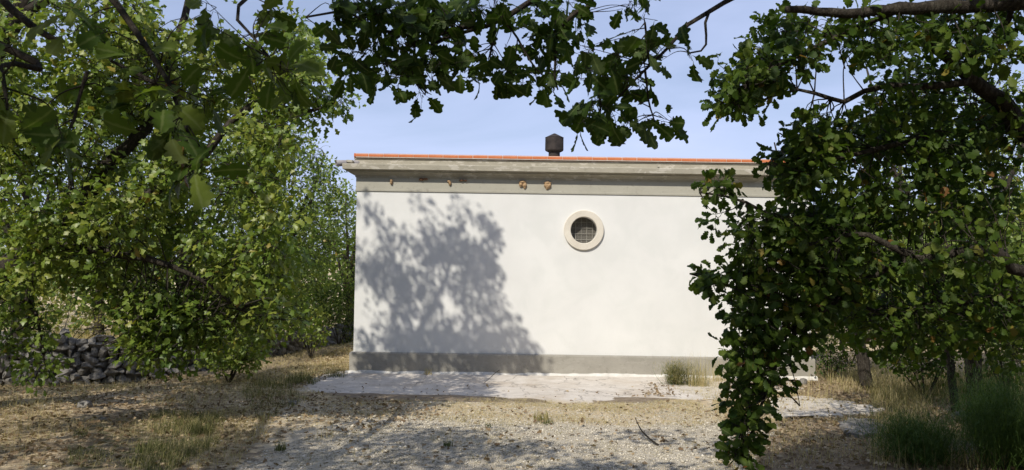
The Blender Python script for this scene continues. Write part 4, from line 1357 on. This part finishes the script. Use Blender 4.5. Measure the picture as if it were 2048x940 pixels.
def rock(px, py, sx, sz, label):
    p = ground_px(np.array([float(px)]), np.array([float(py)]))[0]
    bm = bmesh.new()
    for _ in range(26):
        v = Vector((random.gauss(0, 1), random.gauss(0, 1), random.gauss(0, 1))).normalized() * random.uniform(.8, 1)
        bm.verts.new((v.x * sx, v.y * sx * .8, v.z * sz))
    r_ = bmesh.ops.convex_hull(bm, input=bm.verts)
    bmesh.ops.delete(bm, geom=[g for g in r_['geom_interior'] if isinstance(g, bmesh.types.BMVert)], context='VERTS')
    tag(obj('rock', bm, M['rock'], None, Vector((p[0], p[1], p[2] + sz * .25))), label, 'rock')
rock(168, 815, .12, .09, 'bluish grey rock half sunk in the dry grass at left')
rock(1606, 768, .10, .10, 'pale rock at the foot of the right end of the building')
rock(585, 808, .10, .05, 'flat pale stone at the left edge of the gravel')
rock(205, 842, .07, .05, 'small stone right of the bluish rock in the grass')
rock(1925, 835, .16, .09, 'whitish rock in the scrub under the dark stemmed oak')

# ------------------------------------------------------------------ fallen sticks
def stick(pts_px, lift, r0, r1, label, name='fallen_branch'):
    w = []
    for (px, py), dz in zip(pts_px, lift):
        g = ground_px(np.array([float(px)]), np.array([float(py)]))[0]
        g[2] += dz; w.append(g)
    c = spline(w, 14)
    V, T = tube(c, np.linspace(r0, r1, 14), 6, .2)
    return tag(obj(name, np_mesh(name, V, T, smooth=True), M['bark']), label, 'branch')
stick([(1316, 892), (1296, 884), (1280, 874), (1270, 864)], [.01, .05, .10, .17], .012, .005, 'forked dead stick standing up out of the gravel')
stick([(1030, 742), (1000, 752), (968, 774)], [.08, .12, .07], .008, .004, 'thin dead twig lying on the shaded concrete apron')

stick([(-8, 752), (22, 750), (50, 756), (84, 758)], [.10, .14, .10, .03], .016, .006, 'pale dead branch lying below the stone wall at the left edge').data.materials[0] = M['rock']

# ------------------------------------------------------------------ grass, gravel and litter
def blades(base, h, w, lean, tint, rng, segs=2):
    n = len(base)
    a = rng.uniform(0, 2 * math.pi, n)
    d = np.stack([np.cos(a), np.sin(a), np.zeros(n)], 1)
    sd = np.stack([-d[:, 1], d[:, 0], np.zeros(n)], 1)
    V = []
    for k_ in range(segs + 1):
        f = k_ / segs
        c = base + np.array([0, 0, 1]) * (h * f * (1 - .25 * lean * f))[:, None] + d * (h * lean * f * f)[:, None]
        ww = w * (1 - f * .92) * .5
        V += [c - sd * ww[:, None], c + sd * ww[:, None]]
    V = np.stack(V, 1)
    m_ = 2 * (segs + 1)
    T = []
    for k_ in range(segs):
        i = 2 * k_
        T += [(i, i + 1, i + 3), (i, i + 3, i + 2)]
    T = (np.array(T)[None] + (np.arange(n) * m_)[:, None, None]).reshape(-1, 3)
    return V.reshape(-1, 3), T, np.repeat(tint, m_)

def on_ground(poly, n, rng, dens=None):
    """points evenly spread on the ground inside a photo region"""
    pl = np.array(poly, float)
    w = ground_px(pl[:, 0], pl[:, 1])[:, :2]
    p = sample_poly([tuple(q_) for q_ in w], n, rng)
    return np.concatenate([p, ground_h(p[:, 0], p[:, 1])[:, None]], 1)
apron_w = [tuple(q_[:2]) for q_ in ground_px(np.array([p[0] for p in AP], float), np.array([p[1] for p in AP], float))]
def off_building(p):
    return ~((p[:, 0] > BX0 - .08) & (p[:, 0] < BX1 + .08) & (p[:, 1] > WY - .09) & (p[:, 1] < BY1 + .1))
def off_apron(p):
    return ~in_poly(p[:, 0], p[:, 1], apron_w)

rng = np.random.default_rng(77)
GV, GT, GN, go = [], [], [], 0
def grass(poly, n, h, w, lean, tint, patch=1.5, thr=.0, apron_ok=False):
    global go
    p = on_ground(poly, n, rng)
    m_ = off_building(p)
    if not apron_ok: m_ &= off_apron(p)
    m_ &= vnoise(p[:, 0] * patch, p[:, 1] * patch, 12) + .25 * vnoise(p[:, 0] * 6, p[:, 1] * 6, 13) > thr
    p = p[m_]; n = len(p)
    hh_ = rng.uniform(h[0], h[1], n) * (.5 + vnoise(p[:, 0] * patch * 1.7, p[:, 1] * patch * 1.7, 15))
    v, t_, tn = blades(p - np.array([0, 0, .01]), hh_, np.full(n, w) * rng.uniform(.6, 1.3, n), rng.uniform(lean[0], lean[1], n), np.clip(rng.normal((tint[0] + tint[1]) / 2, (tint[1] - tint[0]) / 3, n), 0, 1), rng)
    GV.append(v); GT.append(t_ + go); GN.append(tn); go += len(v)
LEFTG = [(-60, 760), (200, 752), (430, 752), (560, 740), (700, 692), (705, 742), (600, 780), (560, 830), (470, 940), (-60, 940)]
grass(LEFTG, 24000, (.03, .13), .005, (.5, 1.9), (.40, .95), 1.3, .34)
grass(LEFTG, 2500, (.08, .24), .005, (.1, .8), (.45, .95), 1.3, .55)
grass([(430, 745), (560, 712), (712, 672), (712, 690), (704, 742), (600, 770), (500, 770)], 14000, (.03, .10), .007, (.2, 1.2), (.55, 1.0), 1.5, .1)
grass([(700, 640), (560, 700), (430, 742), (400, 730), (640, 670)], 3000, (.04, .16), .007, (.2, 1.0), (.5, 1.0), 1.5, .1)
grass(GREEN, 9000, (.04, .16), .006, (.2, 1.0), (.05, .45), 1.6, .45)
grass([(480, 780), (650, 740), (690, 750), (640, 790), (520, 850)], 3500, (.04, .15), .006, (.2, .9), (.05, .5), 1.6, .55)
grass(STRAW, 15000, (.02, .09), .006, (.5, 1.6), (.5, 1.0), 1.8, .45)
grass([(620, 806), (1000, 806), (1300, 808), (1420, 790), (1450, 850), (1000, 852), (760, 840)], 9000, (.02, .08), .006, (.7, 1.8), (.55, 1.0), 1.6, .42, True)
grass([(590, 768), (640, 784), (700, 796), (800, 800), (900, 802), (960, 795), (1050, 798), (1160, 805), (1300, 803), (1390, 796), (1410, 814), (1300, 820), (1160, 822), (1050, 816), (900, 818), (700, 815), (590, 795)], 9000,
      (.02, .07), .006, (.8, 2.2), (.55, 1.0), 2.6, .35, True)
grass(GRAVEL, 9000, (.015, .06), .005, (.4, 1.5), (.25, .9), 1.8, .62)
grass([(1420, 760), (1620, 752), (1800, 780), (2048, 790), (2048, 940), (1440, 940)], 13000, (.03, .16), .006, (.4, 1.6), (.45, .95), 1.2, .42, True)
grass([(1330, 760), (1440, 745), (1440, 800), (1360, 790)], 2500, (.04, .14), .006, (.5, 1.6), (.6, 1.0), 1.5, .2, True)
grass([(1600, 740), (1900, 745), (2048, 760), (2048, 800), (1700, 790)], 6000, (.06, .30), .007, (.2, 1.1), (.3, .95), 1.5, .3)
grass([(1740, 790), (2048, 760), (2048, 940), (1740, 940)], 5000, (.10, .42), .006, (.2, 1.2), (.15, .95), 1.4, .4)
grass([(-60, 672), (420, 672), (420, 690), (-60, 690)], 5000, (.1, .35), .02, (.2, 1.0), (.5, 1.0), 1.5, .2)
me = np_mesh('dry_grass', np.concatenate(GV), np.concatenate(GT), np.concatenate(GN))
tag(obj('dry_grass', me, M['blade']), 'dry straw and short grass over the ground', 'grass', kind='stuff')

# tufts one could count
def tuft(px, py, n, h, spread, tint, label, lean=(.1, .7), w=.007, group='grass tufts round the concrete apron', name='grass_tuft', cat='grass tuft', heads=0):
    g = ground_px(np.array([float(px)]), np.array([float(py)]))[0]
    p = np.zeros((n, 3)); p[:, :2] = np.clip(rng.normal(size=(n, 2)), -1.5, 1.5) * spread
    p[:, 2] = -.02
    h_ = rng.uniform(.35, 1, n) * h
    v, t_, tn = blades(p, h_, np.full(n, w), rng.uniform(lean[0], lean[1], n), np.clip(rng.uniform(tint[0], tint[1], n), 0, 1), rng, 3)
    root = tag(obj(name, np_mesh(name, v, t_, tn), M['blade'], None, Vector((g[0], g[1], g[2] + .04))), label, cat, group)
    return root
tuft(1084, 748, 110, .30, .05, (.0, .4), 'green grass tuft at the wall foot below the round window')
tuft(605, 768, 260, .28, .16, (.0, .4), 'wide green tuft at the left tip of the apron')
tuft(672, 756, 160, .24, .12, (.0, .45), 'grass tuft just left of the building corner')
tuft(560, 778, 160, .26, .14, (.0, .5), 'dull green tuft farther left of the apron tip')
tuft(520, 775, 120, .25, .12, (.0, .5), 'sparse tuft at the foot of the dry grass bank')
tuft(896, 896, 60, .08, .03, (.05, .2), 'small bright green tuft on the gravel, left of centre')
tuft(1082, 843, 120, .16, .06, (.25, .7), 'straw and green tuft between apron and gravel')
tuft(1095, 850, 50, .08, .05, (.0, .25), 'low green weed beside the straw tuft')
tuft(978, 856, 40, .06, .03, (.1, .3), 'tiny green tuft at the far edge of the gravel')
tuft(560, 905, 60, .14, .03, (.05, .3), 'upright green sprig at the left edge of the gravel')
tuft(855, 752, 60, .18, .05, (.7, 1.0), 'dry brown tuft at the wall foot in the tree shade')
tuft(1395, 775, 260, .70, .12, (.25, .95), 'tall pale grass clump against the grey plinth', (.05, .55), .006)
tuft(1440, 765, 120, .55, .12, (.5, 1.0), 'straw coloured stalks right of the tall grass clump', (.05, .5), .005)
tuft(648, 880, 14, .32, .05, (.8, 1.0), 'single tall straw stalks at the left of the gravel', (.02, .2), .005)
tuft(1610, 800, 40, .55, .20, (.6, .9), 'tall dry stalks in front of the right concrete patch', (.02, .3), .005)
tuft(1655, 790, 40, .6, .22, (.6, .9), 'tall dry stalks behind the right concrete patch', (.02, .3), .005)
tuft(1880, 790, 420, .7, .28, (.05, .6), 'tall grey green grass under the dark stemmed oak', (.1, .8), .008)
tuft(1800, 800, 260, .55, .25, (.1, .8), 'loose tall grass left of the green scrub', (.1, .9), .007)
tuft(1990, 770, 420, .9, .35, (.0, .5), 'tall green grass at the far right edge', (.1, .8), .009)
tuft(300, 905, 260, .16, .09, (.0, .35), 'fresh green grass tuft in the left foreground')
tuft(400, 870, 220, .18, .09, (.0, .4), 'green grass tuft nearest the gravel at left')

def broom(px, py, n, h, spread, label, tint=(.1, .9), mat='broom'):
    """fine stemmed green bush: many upright stems with side shoots"""
    g = ground_px(np.array([float(px)]), np.array([float(py)]))[0]
    root = empty('broom_bush', g)
    tag(root, label, 'bush', 'green broom bushes')
    p = np.zeros((n, 3)); p[:, :2] = rng.normal(size=(n, 2)) * spread * .35
    a = rng.uniform(0, 2 * math.pi, n); lean_ = rng.uniform(0, .8, n)
    h_ = h * rng.uniform(.45, 1, n)
    lean_ = lean_ * 1.35
    top = p + np.stack([np.cos(a) * lean_ * spread, np.sin(a) * lean_ * spread, h_], 1)
    st = []
    for i in range(0, n, 3):
        st.append(tube(spline([p[i], (p[i] + top[i]) / 2 + rng.normal(size=3) * .03, top[i]], 4), [.004, .003, .002, .001], 3, cap=False))
    V, T = merge(st)
    obj('stem', np_mesh('stem', V, T, np.full(len(V), .3)), M['broom'], root, Vector((0, 0, 0)))
    k_ = 26
    f = rng.uniform(.25, 1.0, (n, k_))
    b_ = (p[:, None] + (top - p)[:, None] * f[..., None] + rng.normal(size=(n, k_, 3)) * .05).reshape(-1, 3)
    v, t_, tn = blades(b_, rng.uniform(.02, .09, len(b_)), np.full(len(b_), .005), rng.uniform(.2, 2.6, len(b_)), rng.uniform(tint[0], tint[1], len(b_)), rng, 2)
    tag(obj('foliage', np_mesh('foliage', v, t_, tn), M[mat], root, Vector((0, 0, 0))), kind='stuff')
broom(1835, 925, 420, .48, .42, 'bright green feathery broom bush at the bottom right')
broom(2030, 935, 700, .95, .55, 'tall dark green broom bush at the right edge')
broom(1985, 900, 450, .75, .35, 'middle green broom bush leaning on the tall one', (.0, .7))
broom(1352, 772, 190, .46, .24, 'small yellowish green bush against the plinth left of the tall grass', (.12, .62), 'blade')

# gravel: real pebbles, largest near the camera
n_ = 24000
p = on_ground(GRAVEL, n_, rng)
p2 = on_ground([(560, 800), (1000, 806), (1440, 806), (1460, 850), (1000, 850), (560, 860)], 9000, rng)
p3 = on_ground(LEFTG, 2500, rng)
p4 = on_ground([(1450, 800), (2048, 800), (2048, 940), (1450, 940)], 2500, rng)
p = np.concatenate([p, p2, p3, p4]); p = p[off_building(p)]
n_ = len(p)
oct_v = np.array([(1, 0, 0), (0, 1, 0), (-1, 0, 0), (0, -1, 0), (.1, .1, .8), (0, 0, -.7)], float)
oct_t = np.array([(0, 1, 4), (1, 2, 4), (2, 3, 4), (3, 0, 4), (1, 0, 5), (2, 1, 5), (3, 2, 5), (0, 3, 5)], np.int32)
s_ = np.clip(rng.lognormal(math.log(.0068), .45, n_), .0035, .026)
jit = 1 + rng.uniform(-.35, .35, (n_, 6, 1))
a = rng.uniform(0, 6.28, n_)
ca, sa = np.cos(a), np.sin(a)
v = oct_v[None] * jit * s_[:, None, None] * np.array([1.2, 1, .75])
v = np.stack([v[..., 0] * ca[:, None] - v[..., 1] * sa[:, None], v[..., 0] * sa[:, None] + v[..., 1] * ca[:, None], v[..., 2]], -1) + (p + np.stack([0 * s_, 0 * s_, s_ * .3], 1))[:, None]
me = np_mesh('gravel', v.reshape(-1, 3), (oct_t[None] + (np.arange(n_) * 6)[:, None, None]).reshape(-1, 3), np.repeat(rng.random(n_), 6))
tag(obj('gravel', me, M['pebble']), 'loose pale gravel in front of the building', 'gravel', kind='stuff')

# fallen leaves
def scatter_leaves(poly, n):
    p_ = on_ground(poly, n, rng)
    return p_[off_building(p_)]
p = np.concatenate([scatter_leaves([(1440, 760), (1700, 760), (2048, 790), (2048, 940), (1440, 940)], 5200), scatter_leaves(LEFTG, 5600),
                    scatter_leaves([(420, 840), (560, 790), (760, 800), (900, 830), (760, 860), (520, 890), (430, 940)], 1000),
                    scatter_leaves([(700, 812), (1450, 815), (1450, 940), (500, 940)], 600), scatter_leaves([(700, 770), (1450, 780), (1450, 812), (600, 812)], 110), scatter_leaves([(1290, 770), (1350, 770), (1350, 795), (1290, 795)], 160)])
n_ = len(p)
p[:, 2] += rng.uniform(.008, .03, n_) + np.where(off_apron(p), 0, .022)
me = leaves_mesh('leaf_litter', p, frames(rng.normal(size=(n_, 3)) * np.array([1, 1, .25]), rng.normal(size=(n_, 3)) * .45 + np.array([0, 0, 1])), rng.uniform(.04, .085, n_), rng.random(n_), 2, rng)
tag(obj('leaf_litter', me, M['litter']), 'brown fallen oak leaves scattered on the ground', 'leaf litter', kind='stuff')

print('LEAVES', COUNT, sum(v for v in COUNT.values() if v))
print('TRIS', sum(len(o.data.polygons) for o in sc.objects if o.type == 'MESH'))
